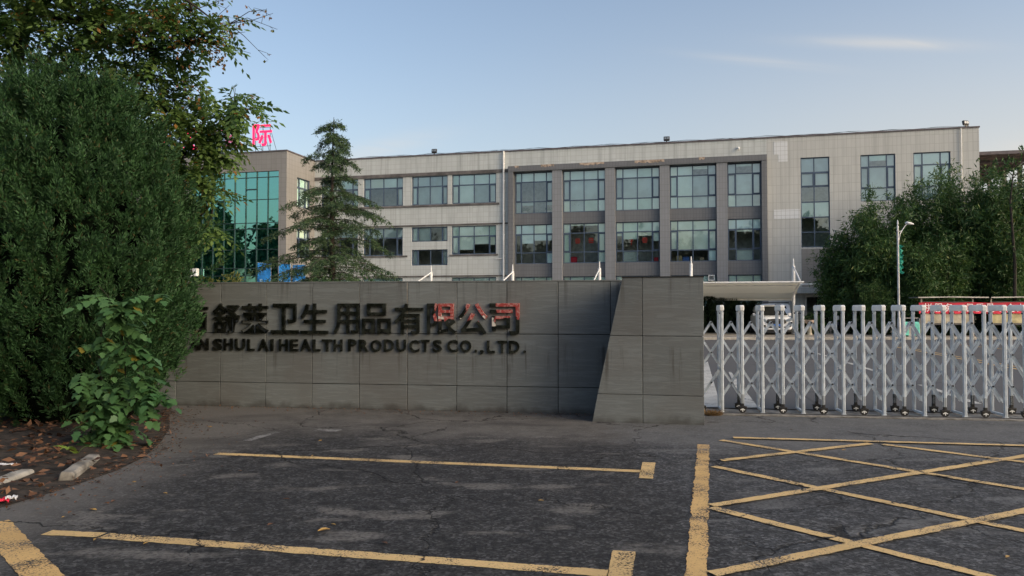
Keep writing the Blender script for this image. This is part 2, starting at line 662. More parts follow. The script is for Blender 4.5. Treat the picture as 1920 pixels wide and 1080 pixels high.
M['room'] = plain('pale_interior', (0.50, 0.52, 0.50), 0.9)
M['room_wall'] = plain('interior_wall', (0.34, 0.33, 0.27), 0.9)
M['curtain_glass'] = make_glass('green_tinted_glass', (0.30, 0.66, 0.60), 0.52, (0.46, 1.0, 0.88), 0.01)
M['spandrel'] = plain('teal_backing', (0.05, 0.30, 0.30), 0.6)
M['mullion'] = plain('dark_mullion', (0.03, 0.055, 0.06), 0.4)
M['white_pipe'] = plain('white_plastic', (0.78, 0.78, 0.76), 0.45, var=0.08)
M['white_metal'] = plain('white_painted_metal', (0.74, 0.75, 0.76), 0.35, var=0.05)
M['lamp_post'] = plain('pale_grey_post', (0.50, 0.51, 0.52), 0.45)
M['grey_metal'] = plain('grey_steel', (0.30, 0.30, 0.31), 0.4, 0.6)
M['dark_metal'] = plain('dark_steel', (0.06, 0.06, 0.065), 0.5, 0.4)
M['black'] = plain('black_plastic', (0.014, 0.014, 0.015), 0.5)
M['rubber'] = plain('rubber', (0.02, 0.02, 0.02), 0.85)
M['concrete'] = plain('concrete', (0.22, 0.21, 0.19), 0.9, var=0.3, scale=6, bump=0.4)
M['pale_concrete'] = plain('pale_concrete', (0.36, 0.345, 0.31), 0.9, var=0.2, scale=5, bump=0.3)
M['paving'] = plain('tan_paving', (0.25, 0.225, 0.19), 0.9, var=0.15, scale=1.5)
M['membrane'] = plain('beige_membrane', (0.55, 0.52, 0.43), 0.7, var=0.06, scale=0.8)
_t = M['membrane'].node_tree
_tr = _t.nodes.new('ShaderNodeBsdfTranslucent')
_tr.inputs['Color'].default_value = (0.62, 0.58, 0.46, 1)
_ms = _t.nodes.new('ShaderNodeMixShader')
_ms.inputs[0].default_value = 0.45
_t.links.new(_t.nodes['Principled BSDF'].outputs[0], _ms.inputs[1])
_t.links.new(_tr.outputs[0], _ms.inputs[2])
_t.links.new(_ms.outputs[0], _t.nodes['Material Output'].inputs['Surface'])
M['gate_metal'] = plain('brushed_aluminium', (0.57, 0.635, 0.70), 0.36, 0.15, var=0.10, scale=8)
M['gate_cap'] = plain('glossy_white_cap', (0.72, 0.74, 0.74), 0.28, var=0.04)
M['soil'] = plain('dark_soil', (0.040, 0.030, 0.022), 0.95, var=0.4, scale=8, bump=0.6)
M['bark'] = plain('dark_bark', (0.035, 0.028, 0.022), 0.95, var=0.3, scale=6, bump=0.6)
M['car_paint'] = plain('white_car_paint', (0.80, 0.82, 0.84), 0.18, var=0.02)
M['car_glass'] = plain('dark_car_glass', (0.012, 0.014, 0.014), 0.05)
M['chrome'] = plain('chrome', (0.6, 0.62, 0.64), 0.15, 0.9)
M['lamp_lens'] = plain('headlight_lens', (0.20, 0.24, 0.28), 0.08)
M['plate'] = plain('blue_plate', (0.05, 0.16, 0.52), 0.4)
M['red_cloth'] = plain('red_banner_cloth', (0.66, 0.02, 0.06), 0.7, var=0.12, scale=2)
M['white_letter'] = plain('pink_white_lettering', (0.92, 0.80, 0.86), 0.7, var=0.03)
M['board'] = plain('yellowed_board', (0.46, 0.40, 0.22), 0.7, var=0.2, scale=2)
M['board_pale'] = plain('weathered_pale_board', (0.42, 0.38, 0.29), 0.7, var=0.2, scale=2)
M['teal_plastic'] = plain('turquoise_plastic', (0.12, 0.55, 0.47), 0.45)
M['green_flag'] = plain('green_flag', (0.02, 0.30, 0.22), 0.6)
M['blue_cloth'] = plain('blue_banner_cloth', (0.03, 0.30, 0.78), 0.55, var=0.2, scale=2.5)
M['blue_print'] = plain('pale_banner_print', (0.40, 0.66, 0.90), 0.6)
M['red_paper'] = plain('red_paper', (0.62, 0.07, 0.05), 0.7)
M['brown_roof'] = plain('brown_corrugated_sheet', (0.105, 0.075, 0.065), 0.8, var=0.4, scale=1.2)
M['white_wall'] = plain('white_render', (0.70, 0.68, 0.66), 0.8)
M['navy'] = plain('navy_plastic', (0.012, 0.016, 0.045), 0.4)

# ------------------------------------------------------------------ ground
GATE_A, GATE_D = Vector((3.242, 11.787, 0)), Vector((0.9886, -0.1506, 0))


def sheet(name, poly, z, mat, kind='structure', label=None):
    mb = MB()
    mb.add([(x, y, z) for x, y in poly], [tuple(range(len(poly)))])
    o = mb.build(name, mat)
    if o.data.polygons[0].normal.z < 0:
        o.data.flip_normals()
    o['kind'] = kind
    return o


sheet('ground', [(-900, -900), (900, -900), (900, 900), (-900, 900)], 0.0, M['asphalt'])
wl = lambda t, o=0.0: (GATE_A.x + GATE_D.x * t + 0.1506 * o, GATE_A.y + GATE_D.y * t + 0.9886 * o)
sheet('yard_road', [wl(-22, 0.55), wl(60, 0.55), (75, 40.2), (-60, 40.2)], 0.004, M['yard'])
mb = MB()
mb.box(-60, 75, 40.2, 40.42, -0.02, 0.135)
mb.build('kerb', M['pale_concrete'], bevel=0.015)['kind'] = 'structure'
mb = MB()
mb.box(-60, 75, 40.42, 75, -0.02, 0.12)
mb.build('pavement', M['paving'])['kind'] = 'structure'
# gate track: a concrete strip with two rails
mb = MB()
T = Matrix.Translation(GATE_A) @ Matrix.Rotation(math.atan2(GATE_D.y, GATE_D.x), 4, 'Z')
mb.box(-2.5, 9, -0.22, 0.60, -0.02, 0.012, M=T)
mb.build('gate_track', M['concrete'])['kind'] = 'structure'
mb = MB()
mb.box(-2.5, 9, -0.07, -0.05, 0.0, 0.022, M=T)
mb.box(-2.5, 9, 0.46, 0.50, 0.0, 0.03, M=T)
mb.build('track_rail', M['dark_metal'])['kind'] = 'structure'


def strip(name, a, b, w0, mat, z, w1=None, jit=0.006, n=24):
    """a painted line on the ground with slightly ragged edges"""
    a, b = Vector(a[:2] + (0,)) if isinstance(a, tuple) else Vector((a[0], a[1], 0)), Vector((b[0], b[1], 0))
    w1 = w1 or w0
    d = (b - a)
    nrm = Vector((-d.y, d.x, 0)).normalized()
    rr = random.Random(int(abs(a.x * 1000) + abs(b.y * 977)))
    L, Rr = [], []
    n = max(6, min(260, int(d.length / 0.018)))
    e = [0.0, 0.0]
    for i in range(n + 1):
        t = i / n
        ww = (w0 * (1 - t) + w1 * t) * 0.5
        p = a + d * t
        for k in (0, 1):
            e[k] = e[k] * 0.72 + rr.uniform(-jit, jit) * 0.6
            if rr.random() < 0.02:
                e[k] -= jit * rr.uniform(0, 2.2)
        L.append((p + nrm * (ww + e[0])))
        Rr.append((p - nrm * (ww + e[1])))
    mb = MB()
    vs = [(q.x, q.y, z) for pair in zip(L, Rr) for q in pair]
    mb.add(vs, [(2 * i, 2 * i + 1, 2 * i + 3, 2 * i + 2) for i in range(n)])
    o = mb.build(name, mat, fix=False)
    if o.data.polygons[0].normal.z < 0:
        o.data.flip_normals()
    o['kind'] = 'structure'
    return o


RM = 'road_marking'
strip(RM, gp(405, 851), gp(1203, 884), 0.115, M['yellow'], 0.004)
strip(RM, gp(1217, 867.5), gp(1211, 897.5), 0.135, M['yellow'], 0.004, jit=0.003, n=6)
strip(RM, gp(88, 999), gp(190, 1004), 0.115, M['yellow'], 0.004)
strip(RM, gp(194, 1005), gp(1141, 1076), 0.125, M['yellow'], 0.004)
strip(RM, gp(1170, 1034), gp(1155, 1120), 0.15, M['yellow'], 0.004, jit=0.003, n=6)
strip(RM, gp(-12, 980), gp(100, 1105), 0.20, M['yellow_worn'], 0.004)
strip(RM, gp(1319, 834), gp(1300, 1180), 0.135, M['yellow_worn'], 0.004, n=60, jit=0.010)
for a, b in [((1352, 826), (1950, 923)), ((1338, 875.5), (1950, 1003)), ((1333, 953), (1905, 1096)), ((1655, 834), (1950, 871))]:
    strip(RM, gp(*a), gp(*b), 0.10, M['yellow'], 0.008)
for a, b in [((1352, 865), (1632, 833)), ((1334, 950), (1950, 852)), ((1335, 1079), (1950, 954))]:
    strip(RM, gp(*a), gp(*b), 0.10, M['yellow'], 0.012)
strip(RM, gp(1375, 822.5), gp(1960, 838.5), 0.10, M['yellow'], 0.016)
strip(RM, gp(462, 827), gp(520, 810), 0.11, M['white_faint'], 0.004)
strip(RM, gp(594, 806), gp(636, 808), 0.16, M['white_faint'], 0.004, jit=0.03)
# markings inside the yard
for px in [[(1310, 690), (1327, 678), (1352, 764), (1300, 764)], [(1366, 698), (1371, 698), (1422, 765), (1396, 765)]]:
    o = sheet(RM, [tuple(gp(*q)[:2]) for q in px], 0.010, M['white_paint'])
for a, b in [((1524, 661), (1562, 671)), ((1588, 680), (1650, 699)), ((1726, 722), (1834, 758))]:
    strip(RM, gp(*a), gp(*b), 0.14, M['white_paint'], 0.010)
strip(RM, gp(1680, 651), gp(1930, 697), 0.10, M['yellow'], 0.010)
strip(RM, gp(1690, 650.5), gp(1940, 694), 0.10, M['yellow'], 0.010)
strip(RM, gp(1800, 647), gp(1890, 656), 0.12, M['yellow'], 0.010)

# ------------------------------------------------------------------ office building (its own frame: x along the front, y inwards)
BO = at(1200, 580, 55.0)
BO.z = 0
B_ANG = math.atan2(-0.241, 0.970)
bld = thing('office_building', 'three storey pale tiled office block with dark framed window bays and a green glass wing', 'office building', BO, B_ANG)


def wall_holes(mb, x0, x1, z0, z1, holes, y, depth, mi=0, flip_x=None):
    """wall sheet at y with rectangular openings (hx0, hx1, hz0, hz1) and reveals going in by depth"""
    xs = sorted({x0, x1} | {h[0] for h in holes} | {h[1] for h in holes})
    zs = sorted({z0, z1} | {h[2] for h in holes} | {h[3] for h in holes})
    xs = [x for x in xs if x0 <= x <= x1]
    zs = [z for z in zs if z0 <= z <= z1]
    for i in range(len(xs) - 1):
        for j in range(len(zs) - 1):
            cx, cz = (xs[i] + xs[i + 1]) / 2, (zs[j] + zs[j + 1]) / 2
            if any(h[0] < cx < h[1] and h[2] < cz < h[3] for h in holes):
                continue
            P = [(xs[i], y, zs[j]), (xs[i + 1], y, zs[j]), (xs[i + 1], y, zs[j + 1]), (xs[i], y, zs[j + 1])]
            mb.quad(*P, mi)
    for a, b, c, d in holes:
        y2 = y + depth
        mb.quad((a, y, c), (a, y, d), (a, y2, d), (a, y2, c), mi)
        mb.quad((b, y, d), (b, y, c), (b, y2, c), (b, y2, d), mi)
        mb.quad((a, y, d), (b, y, d), (b, y2, d), (a, y2, d), mi)
        mb.quad((b, y, c), (a, y, c), (a, y2, c), (b, y2, c), mi)


def swap(mb, x_at):
    """turn a mesh drawn in the front plane into one on the side plane x = x_at (front x becomes -y ... )"""
    mb.v = [(x_at - y, x, z) for x, y, z in mb.v]


def window(x0, x1, z0, z1, vs, hs, cells, y=0.0, glass='glass', sash=(), back=0.17, side=None, parent=bld, bcol=None):
    """aluminium window: frame (part) > pane, blind. vs / hs: inner divisions as fractions; cells[row from top][col] = (state, drop)"""
    fm = MB()
    fw, yy0, yy1 = 0.06, y + 0.10, y + 0.18
    W, H = x1 - x0, z1 - z0
    X = [x0] + [x0 + W * v for v in vs] + [x1]
    Z = [z1] + [z1 - H * h for h in hs] + [z0]
    fm.box(x0, x0 + fw, yy0, yy1, z0, z1)
    fm.box(x1 - fw, x1, yy0, yy1, z0, z1)
    fm.box(x0 + fw, x1 - fw, yy0 + 0.002, yy1, z0, z0 + fw)
    fm.box(x0 + fw, x1 - fw, yy0 + 0.002, yy1, z1 - fw, z1)
    for x in X[1:-1]:
        fm.box(x - 0.032, x + 0.032, yy0 + 0.004, yy1 - 0.004, z0 + fw, z1 - fw)
    for z in Z[1:-1]:
        fm.box(x0 + fw, x1 - fw, yy0 + 0.007, yy1 - 0.007, z - 0.035, z + 0.035)
    for (r_, c_) in sash:      # opening lights: a second inner frame
        a, b, c, d = X[c_] + 0.035, X[c_ + 1] - 0.035, Z[r_ + 1] + 0.038, Z[r_] - 0.038
        for q in ((a, a + 0.055, c, d), (b - 0.055, b, c, d), (a + 0.055, b - 0.055, c, c + 0.055), (a + 0.055, b - 0.055, d - 0.055, d)):
            fm.box(q[0], q[1], yy0 - 0.015, yy1 - 0.02, q[2], q[3])
    gm, cellm = MB(), []
    gy = y + 0.145
    for r_ in range(len(Z) - 1):
        for c_ in range(len(X) - 1):
            tl = [random.uniform(-0.0035, 0.0035) for _ in range(4)]
            gm.quad((X[c_], gy + tl[0], Z[r_ + 1]), (X[c_ + 1], gy + tl[1], Z[r_ + 1]), (X[c_ + 1], gy + tl[2], Z[r_]), (X[c_], gy + tl[3], Z[r_]))
            st = cells[r_][c_] if cells else ('d', 1)
            if isinstance(st, str):
                st = (st, 1.0)
            if st[0] != 'd':
                zt, zb = Z[r_], Z[r_] - (Z[r_] - Z[r_ + 1]) * st[1]
                yb = y + back + (0.06 if st[0] == 'm' else 0.0)
                if zt - zb > 0.02:
                    tgt = MB()
                    tgt.box(X[c_] + 0.005, X[c_ + 1] - 0.005, yb, yb + 0.012, zb, zt)
                    cellm.append((tgt, random.choice({'b': ['blind', 'blind', 'blind_dim', 'blind_cream'], 'u': ['blind_blue', 'blind_blue', 'blind'], 'm': ['film', 'film', 'film_dark']}[st[0]])))
    if side is not None:
        for q in [fm, gm] + [c[0] for c in cellm]:
            swap(q, side)
    fo = fm.build('window', M['alu'], parent)
    gm.build('pane', M[glass], fo, fix=False)
    for q, m in cellm:
        q.build('sky_toned_screen' if 'film' in m else 'blind', M[m], fo)
    return fo


ROOF, X_J, X_E, WING = 13.52, -25.9, 22.03, 4.3
bays = [(-9.27, -6.38), (-5.61, -2.47), (-1.72, 1.44), (2.16, 5.37), (6.14, 8.38)]
left_w = [(-25.3, -22.1), (-21.62, -18.3), (-17.56, -14.62), (-14.28, -10.75)]
UP, LO, GR = (8.78, 11.88), (5.0, 7.95), (0.9, 4.03)
holes_l = []
for i, (a, b) in enumerate(left_w):
    holes_l.append((a, b, 9.70, 11.94))
    if i == 2:
        holes_l += [(a, b, 6.85, 7.98), (a, b, 5.0, 6.22)]
    else:
        holes_l.append((a, b, 5.80, 7.98))
    if i != 2:
        holes_l.append((a, b, 1.2, 4.04))
holes_b = [(a, b, z0, z1) for a, b in bays for z0, z1 in (UP, LO, GR)]
T1, W4, W5 = (11.0, 12.86, 5.85, 12.05), (14.82, 16.99, 8.9, 12.05), (18.09, 20.33, 8.9, 12.05)
DOOR = (11.2, 12.8, 0.12, 2.55)
mb = MB()
wall_holes(mb, X_J, -9.72, 0, ROOF, holes_l, 0.0, 0.22)
mb.build('tiled_wall', M['tile'], bld, fix=False)
mb = MB()
wall_holes(mb, 8.78, X_E, 0, ROOF, [T1, W4, W5, DOOR], 0.0, 0.22)
mb.quad((X_E, 0, 0), (X_E, 14, 0), (X_E, 14, ROOF), (X_E, 0, ROOF))
mb.build('tiled_wall', M['tile_east'], bld, fix=False)
mb = MB()
mb.quad((-9.72, 0.004, 12.33), (8.78, 0.004, 12.33), (8.78, 0.004, ROOF), (-9.72, 0.004, ROOF))
mb.build('tiled_wall', M['tile'], bld, fix=False)
# spandrels between the bay windows
mb = MB()
wall_holes(mb, -9.34, 8.42, 0, 11.95, holes_b, 0.0, 0.20)
mb.build('spandrel_wall', M['tile_dark'], bld, fix=False)
# the dark portal round the five bays and its piers
mb = MB()
mb.box(-9.72, 8.78, -0.42, 0.02, 11.90, 12.33)
mb.box(-9.72, -9.32, -0.40, 0.02, 0, 11.90)
mb.box(8.40, 8.78, -0.40, 0.02, 0, 11.90)
mb.build('portal_frame', M['tile_dark'], bld, bevel=0.02)
for i in range(4):
    mb = MB()
    mb.box(bays[i][1] + 0.02, bays[i + 1][0] - 0.02, -0.34, 0.02, 0, 11.90)
    mb.build('pier', M['tile_pier'], bld)
for (x0, x1, zz) in [(-7.2, -6.2, 0), (-4.3, -2.5, 0.02), (-0.3, 1.8, 0.03), (-9.2, -8.9, 0.0), (4.2, 4.6, 0)]:
    mb = MB()
    n = 14
    pts = [(x0 + (x1 - x0) * i / n, 12.345 - zz + random.uniform(-0.01, 0.0)) for i in range(n + 1)]
    pts += [(x0 + (x1 - x0) * i / n, 12.20 - zz + random.uniform(-0.09, 0.05)) for i in range(n, -1, -1)]
    mb.prism([p for p in pts], -0.43, -0.40)
    mb.build('plaster_patch', M['plaster'], bld)
# replaced tiles, lighter than the rest
for a, b, c, d in [(9.27, 10.16, 12.35, 13.25), (9.55, 10.16, 11.83, 12.35), (9.23, 10.9, 7.86, 8.51)]:
    mb = MB()
    mb.box(a, b, -0.012, 0.01, c, d)
    mb.build('replaced_tiles', M['tile_new'], bld)
mb = MB()
mb.box(11.0, 14.0, -0.010, 0.01, 2.75, 5.75)
mb.build('plain_panel', M['tile_wing'], bld)
# string courses and sills on the left part
for a, b, c, d in [(X_J, -9.72, 11.96, 12.20), (X_J, -10.5, 9.54, 9.68), (X_J, -9.72, 8.04, 8.15), (X_J, -17.9, 5.68, 5.79), (-14.45, -10.6, 5.68, 5.79), (X_J, -9.72, 4.10, 4.20)]:
    mb = MB()
    mb.box(a, b, -0.07, 0.01, c, d)
    mb.build('string_course', M['band'], bld)
# parapet coping
mb = MB()
mb.box(X_J, X_E + 0.05, -0.06, 0.25, ROOF, ROOF + 0.09)
mb.box(X_E - 0.2, X_E + 0.051, 0.25, 14, ROOF, ROOF + 0.09)
mb.box(-46, X_J + 0.06, -WING - 0.06, -WING + 0.25, ROOF, ROOF + 0.09)
mb.box(X_J - 0.2, X_J + 0.061, -WING + 0.25, -0.062, ROOF, ROOF + 0.09)
mb.build('coping', M['coping'], bld)
# roof, floors, back
mb = MB()
mb.box(-46, X_E - 0.02, 0.3, 14, ROOF - 0.5, ROOF - 0.3)
mb.box(-46, X_J - 0.02, -WING + 0.3, 0.3, ROOF - 0.5, ROOF - 0.3)
mb.build('roof', M['concrete'], bld)
mb = MB()
for z in (4.35, 8.28, 12.2):
    mb.box(X_J + 0.1, X_E - 0.1, 0.5, 9, z, z + 0.2)
mb.box(-46, X_E - 0.1, 8.9, 9.1, 0, 13)
for x in (-21.9, -18.0, -14.45, -10.0, -6.0, -2.1, 1.8, 5.75, 8.6, 14.0, 17.5):
    mb.box(x - 0.08, x + 0.08, 0.45, 8.9, 0.2, 13)
mb.box(X_J + .1, X_E - .1, 2.3, 2.4, 0.2, 13)  # unseen partition added close behind the windows to brighten the rooms
mb.build('interior_and_bounce_walls', M['room'], bld)
mb = MB()
mb.box(-46, -45.8, -WING, 14, 0, ROOF)
mb.box(-46, X_E, 13.9, 14, 0, ROOF)
mb.build('rear_wall', M['tile_wing'], bld)

# bay windows
V4, H3 = (0.165, 0.495, 0.825), (0.235, 0.715)
SA4 = ((1, 0), (1, 3))
b_, u_, m_, d_ = 'b', 'u', 'm', 'd'
up_cells = [
    [[b_, b_, b_, b_], [m_, d_, d_, m_], [m_, ('m', 0.3), d_, ('m', .3)]],
    [[b_, b_, b_, b_], [m_, m_, m_, m_], [b_, m_, b_, b_]],
    [[b_, b_, b_, b_], [m_, m_, m_, m_], [b_, b_, b_, b_]],
    [[b_, b_, ('b', .4), m_], [b_, b_, m_, m_], [b_, b_, m_, m_]],
    [[m_, ('b', .3), m_], [m_, m_, m_], [b_, m_, m_]]]
lo_cells = [
    [[u_, u_, u_, u_], [d_, ('u', .5), ('u', .35), ('u', .35)], [d_, d_, d_, u_]],
    [[('b', 1), ('b', .25), ('b', .25), b_], [('b', 1), d_, d_, b_], [('b', 1), d_, d_, b_]],
    [[b_, b_, b_, b_], [('b', .2), ('b', .38), ('b', .22), ('b', .5)], [d_, m_, d_, d_]],
    [[b_, b_, b_, b_], [b_, ('b', 1.0), ('b', 1.0), b_], [d_, d_, d_, u_]],
    [[u_, u_, u_], [d_, ('b', .12), d_], [d_, m_, d_]]]
lo_cells[0][2][3] = 'u'
win = {}
for i, (a, b) in enumerate(bays):
    vs = V4 if i < 4 else (0.25, 0.75)
    sa = SA4 if i < 4 else ((1, 0), (1, 2))
    win['u', i] = window(a, b, *UP, vs, H3, up_cells[i], sash=sa)
    win['l', i] = window(a, b, *LO, vs, (0.245, 0.72), lo_cells[i], glass='glass_lower', sash=sa)
    n = len(vs) + 1
    window(a, b, *GR, vs, (0.25, 0.72), [[b_] * n, [u_] * n, [u_] * n], sash=sa)
# left windows
LV, LH = (0.16, 0.50, 0.84), (0.36,)
SAL = ((1, 0), (1, 3))
lu = [[[m_, b_, b_, m_], [d_, b_, d_, b_]], [[m_, ('b', 1), ('b', 1), m_], [b_, ('b', .0), d_, m_]], [[m_] * 4, [b_, m_, m_, m_]], [[b_] * 4, [b_, b_, m_, m_]]]
ll = [[[m_] * 4, [d_] * 4], [[m_, m_, m_, m_], [d_, d_, d_, d_]], None, [[b_] * 4, [('b', .9), ('b', .75), ('b', .45), ('b', .5)]]]
for i, (a, b) in enumerate(left_w):
    window(a, b, 9.70, 11.94, LV, LH, lu[i], sash=SAL)
    if i == 2:
        window(a, b, 6.85, 7.98, (0.18, 0.52, 0.84), (), [[b_, m_, d_, m_]], glass='glass_lower', sash=((0, 0), (0, 3)))
        window(a, b, 5.0, 6.22, (0.18, 0.52, 0.84), (), [[m_, d_, d_, m_]], glass='glass_lower', sash=((0, 0), (0, 3)))
    else:
        window(a, b, 5.80, 7.98, LV, LH, ll[i], glass='glass_lower', sash=SAL)
        window(a, b, 1.2, 4.04, LV, (0.3,), [[b_] * 4, [m_] * 4], sash=SAL)
# right part
window(*T1, (0.47,), (0.165, 0.325, 0.495, 0.665, 0.83), [[m_, m_], [m_, m_], ['d', 'd'], [b_, b_], [d_, d_], [d_, d_]], sash=((1, 0), (1, 1)))
window(*W4, (0.25, 0.76), (0.26, 0.72), [[m_, ('b', .5), m_], [m_] * 3, [m_] * 3], sash=((1, 0), (1, 2)))
window(*W5, (0.25, 0.74), (0.26, 0.72), [[b_] * 3, [b_] * 3, [m_] * 3], sash=((1, 0), (1, 2)))
# decorations behind the glass of the middle floor
def knot(fo, x, z, s, y=0.135):
    mb = MB()
    mb.lathe([(0.0, -0.004), (s, -0.004), (s, 0.004), (0.0, 0.004)], (x, y, z), 14, M=Matrix.Rotation(math.pi / 2, 4, 'X'))
    mb.box(x - s * .3, x + s * .3, y - .004, y + .004, z + s * .9, z + s * 1.5)
    mb.box(x - s * .5, x + s * .5, y - .003, y + .003, z - s * 1.5, z - s * .9)
    mb.box(x - s * .18, x + s * .18, y - .002, y + .005, z - s * 2.8, z - s * 1.4)
    mb.build('paper_decoration', M['red_paper'], fo)


def disc(fo, x, z, s):
    mb = MB()
    for q in range(3):
        mb.box(x - s * (0.8, 1, .8)[q], x + s * (0.8, 1, .8)[q], 0.2, 0.21, z - s + q * s * .7, z - s * .45 + q * s * .7)
    mb.build('paper_decoration', M['red_paper'], fo)


disc(win['l', 1], -4.55, 6.66, 0.20)
disc(win['l', 1], -3.55, 6.68, 0.20)
knot(win['l', 2], -0.62, 6.75, 0.17, 0.26)
disc(win['l', 2], 0.35, 6.62, 0.20)
knot(win['l', 3], 4.30, 6.80, 0.19, 0.26)

# wing with the green curtain wall
CW = (-34.1, -26.55, 0.6, 12.07)
mb = MB()
wall_holes(mb, -46, X_J, 0, ROOF, [CW], -WING, 0.20)
mb.build('tiled_wall', M['tile_wing'], bld, fix=False)
mb = MB()
wall_holes(mb, -WING, 0, 0, ROOF, [(-2.75, -0.75, 9.55, 11.80), (-2.75, -0.75, 5.6, 7.85)], 0.0, 0.2)
swap(mb, X_J)
mb.build('tiled_wall', M['tile_wing'], bld, fix=False)
window(-2.75, -0.75, 9.55, 11.80, (0.28, 0.72), (0.32,), [[m_, b_, m_], [b_, m_, b_]], side=X_J, sash=((1, 0), (1, 2)))
window(-2.75, -0.75, 5.6, 7.85, (0.28, 0.72), (0.32,), [[m_, b_, m_], [d_, d_, d_]], side=X_J, sash=((1, 0), (1, 2)))
X = [CW[0] + (CW[1] - CW[0]) * i / 8 for i in range(9)]
Z = [0.6, 2.2, 3.55, 4.15, 4.72, 6.13, 7.69, 8.16, 9.93, 11.62, 12.07]
mb, gm, sm = MB(), MB(), MB()
for x in X:
    mb.box(x - 0.022, x + 0.022, -WING + 0.03, -WING + 0.16, Z[0], Z[-1])
for z in Z:
    mb.box(CW[0], CW[1], -WING + 0.04, -WING + 0.158, z - 0.022, z + 0.022)
mb.box(X[5] + .03, X[6] - .03, -WING + 0.02, -WING + .1, 10.68, 10.76)
mb.box(X[1] + .03, X[2] - .03, -WING + 0.02, -WING + .1, 10.68, 10.76)
mb.box(X[2] + .03, X[3] - .03, -WING + 0.02, -WING + .1, 10.68, 10.76)
for i in range(8):
    for j in range(len(Z) - 1):
        t = [random.uniform(-0.006, 0.006) for _ in range(4)]
        gy = -WING + 0.11
        gm.quad((X[i], gy + t[0], Z[j]), (X[i + 1], gy + t[1], Z[j]), (X[i + 1], gy + t[2], Z[j + 1]), (X[i], gy + t[3], Z[j + 1]))
cwf = mb.build('curtain_wall', M['mullion'], bld)
gm.build('pane', M['curtain_glass'], cwf, fix=False)
mb = MB()
mb.box(CW[0] - .2, CW[1] + .2, -WING + 0.5, -WING + 0.55, 0.3, 12.4)
mb.build('backing', M['spandrel'], cwf)

# pipes on the front
mb = MB()
mb.tube([(-10.13, -0.13, ROOF + .02), (-10.13, -0.13, 0.2)], 0.075)
for z in (12.6, 11.3, 9.0, 7.2, 5.6, 3.0):
    mb.box(-10.22, -10.04, -0.12, 0.02, z, z + .05)
mb.tube([(-10.13, -0.10, 5.45), (-10.5, -0.10, 5.42), (-10.75, -0.08, 5.38)], 0.03)
mb.build('downpipe', M['white_pipe'], bld)
mb = MB()
mb.tube([(20.95, -0.08, ROOF), (20.95, -0.08, 2)], 0.035)
mb.build('downpipe', M['white_pipe'], bld)
mb = MB()
mb.tube([(10.2, -0.78, 3.28), (14.2, -0.78, 3.34), (14.30, -0.78, 3.40), (14.34, -0.78, 3.52), (14.34, -0.78, 4.35), (14.2, -.7, 4.45), (13.4, -0.1, 4.48)], 0.055)
mb.tube([(14.0, -0.78, 3.28), (14.0, -0.78, 0.15)], 0.05)
mb.build('drain_pipe', M['white_pipe'], bld)
# entrance: flat canopy, flanking recess walls, door
mb = MB()
mb.box(10.3, 13.95, -1.4, 0.02, 2.68, 3.10)
mb.build('entrance_canopy', M['tile_east'], bld, bevel=0.01)
mb = MB()
mb.lathe([(0.0, 0), (.14, 0), (.16, .05), (.1, .07)], (12.15, -1.40, 2.90), 16, M=Matrix.Rotation(math.pi / 2, 4, 'X'))
mb.build('canopy_lamp', M['black'], bld)
mb = MB()
mb.box(11.2, 11.3, 0.02, 0.2, .12, 2.55)
mb.box(12.7, 12.8, 0.02, 0.2, .12, 2.55)
mb.box(11.3, 12.7, 0.022, 0.2, 2.45, 2.55)
mb.box(12.35, 12.43, 0.04, 0.18, .12, 2.45)
dr = mb.build('entrance_door', M['white_pipe'], bld)
mb = MB()
mb.box(11.9, 12.35, 0.08, 0.12, .15, 2.45)
mb.box(12.43, 12.7, 0.08, 0.12, .15, 2.45)
mb.build('door_leaf', M['car_glass'], dr)
mb = MB()
mb.box(11.1, 12.9, 0.21, 2.0, 0.0, 0.121)
mb.box(11.1, 12.9, 2.0, 2.1, 0.0, 3)
mb.build('hallway', M['room'], bld)

# things on the building: floodlights, camera, wires, air conditioner, window air vent
def floodlight(s, y, label, tilt=0.0):
    t = thing('floodlight', label, 'floodlight', bld.matrix_basis @ Vector((s, y, ROOF + .09)), B_ANG + tilt, 'floodlights along the parapet')
    mb = MB()
    mb.box(-0.04, 0.04, -0.04, 0.04, 0, 0.10)
    mb.box(-0.20, 0.20, -0.03, 0.03, 0.10, 0.14)
    mb.build('bracket', M['dark_metal'], t)
    mb = MB()
    mb.box(-0.22, 0.22, -0.12, 0.05, 0.14, 0.44, M=Matrix.Rotation(R(-12), 4, 'X'))
    h = mb.build('housing', M['dark_metal'], t, bevel=0.05)
    mb = MB()
    for sx in (-1, 1):
        mb.box(sx * .09 - .07, sx * .09 + .07, -0.128, -0.122, 0.21, 0.37, M=Matrix.Rotation(R(-12), 4, 'X'))
    mb.build('lens', M['lamp_lens'], h)


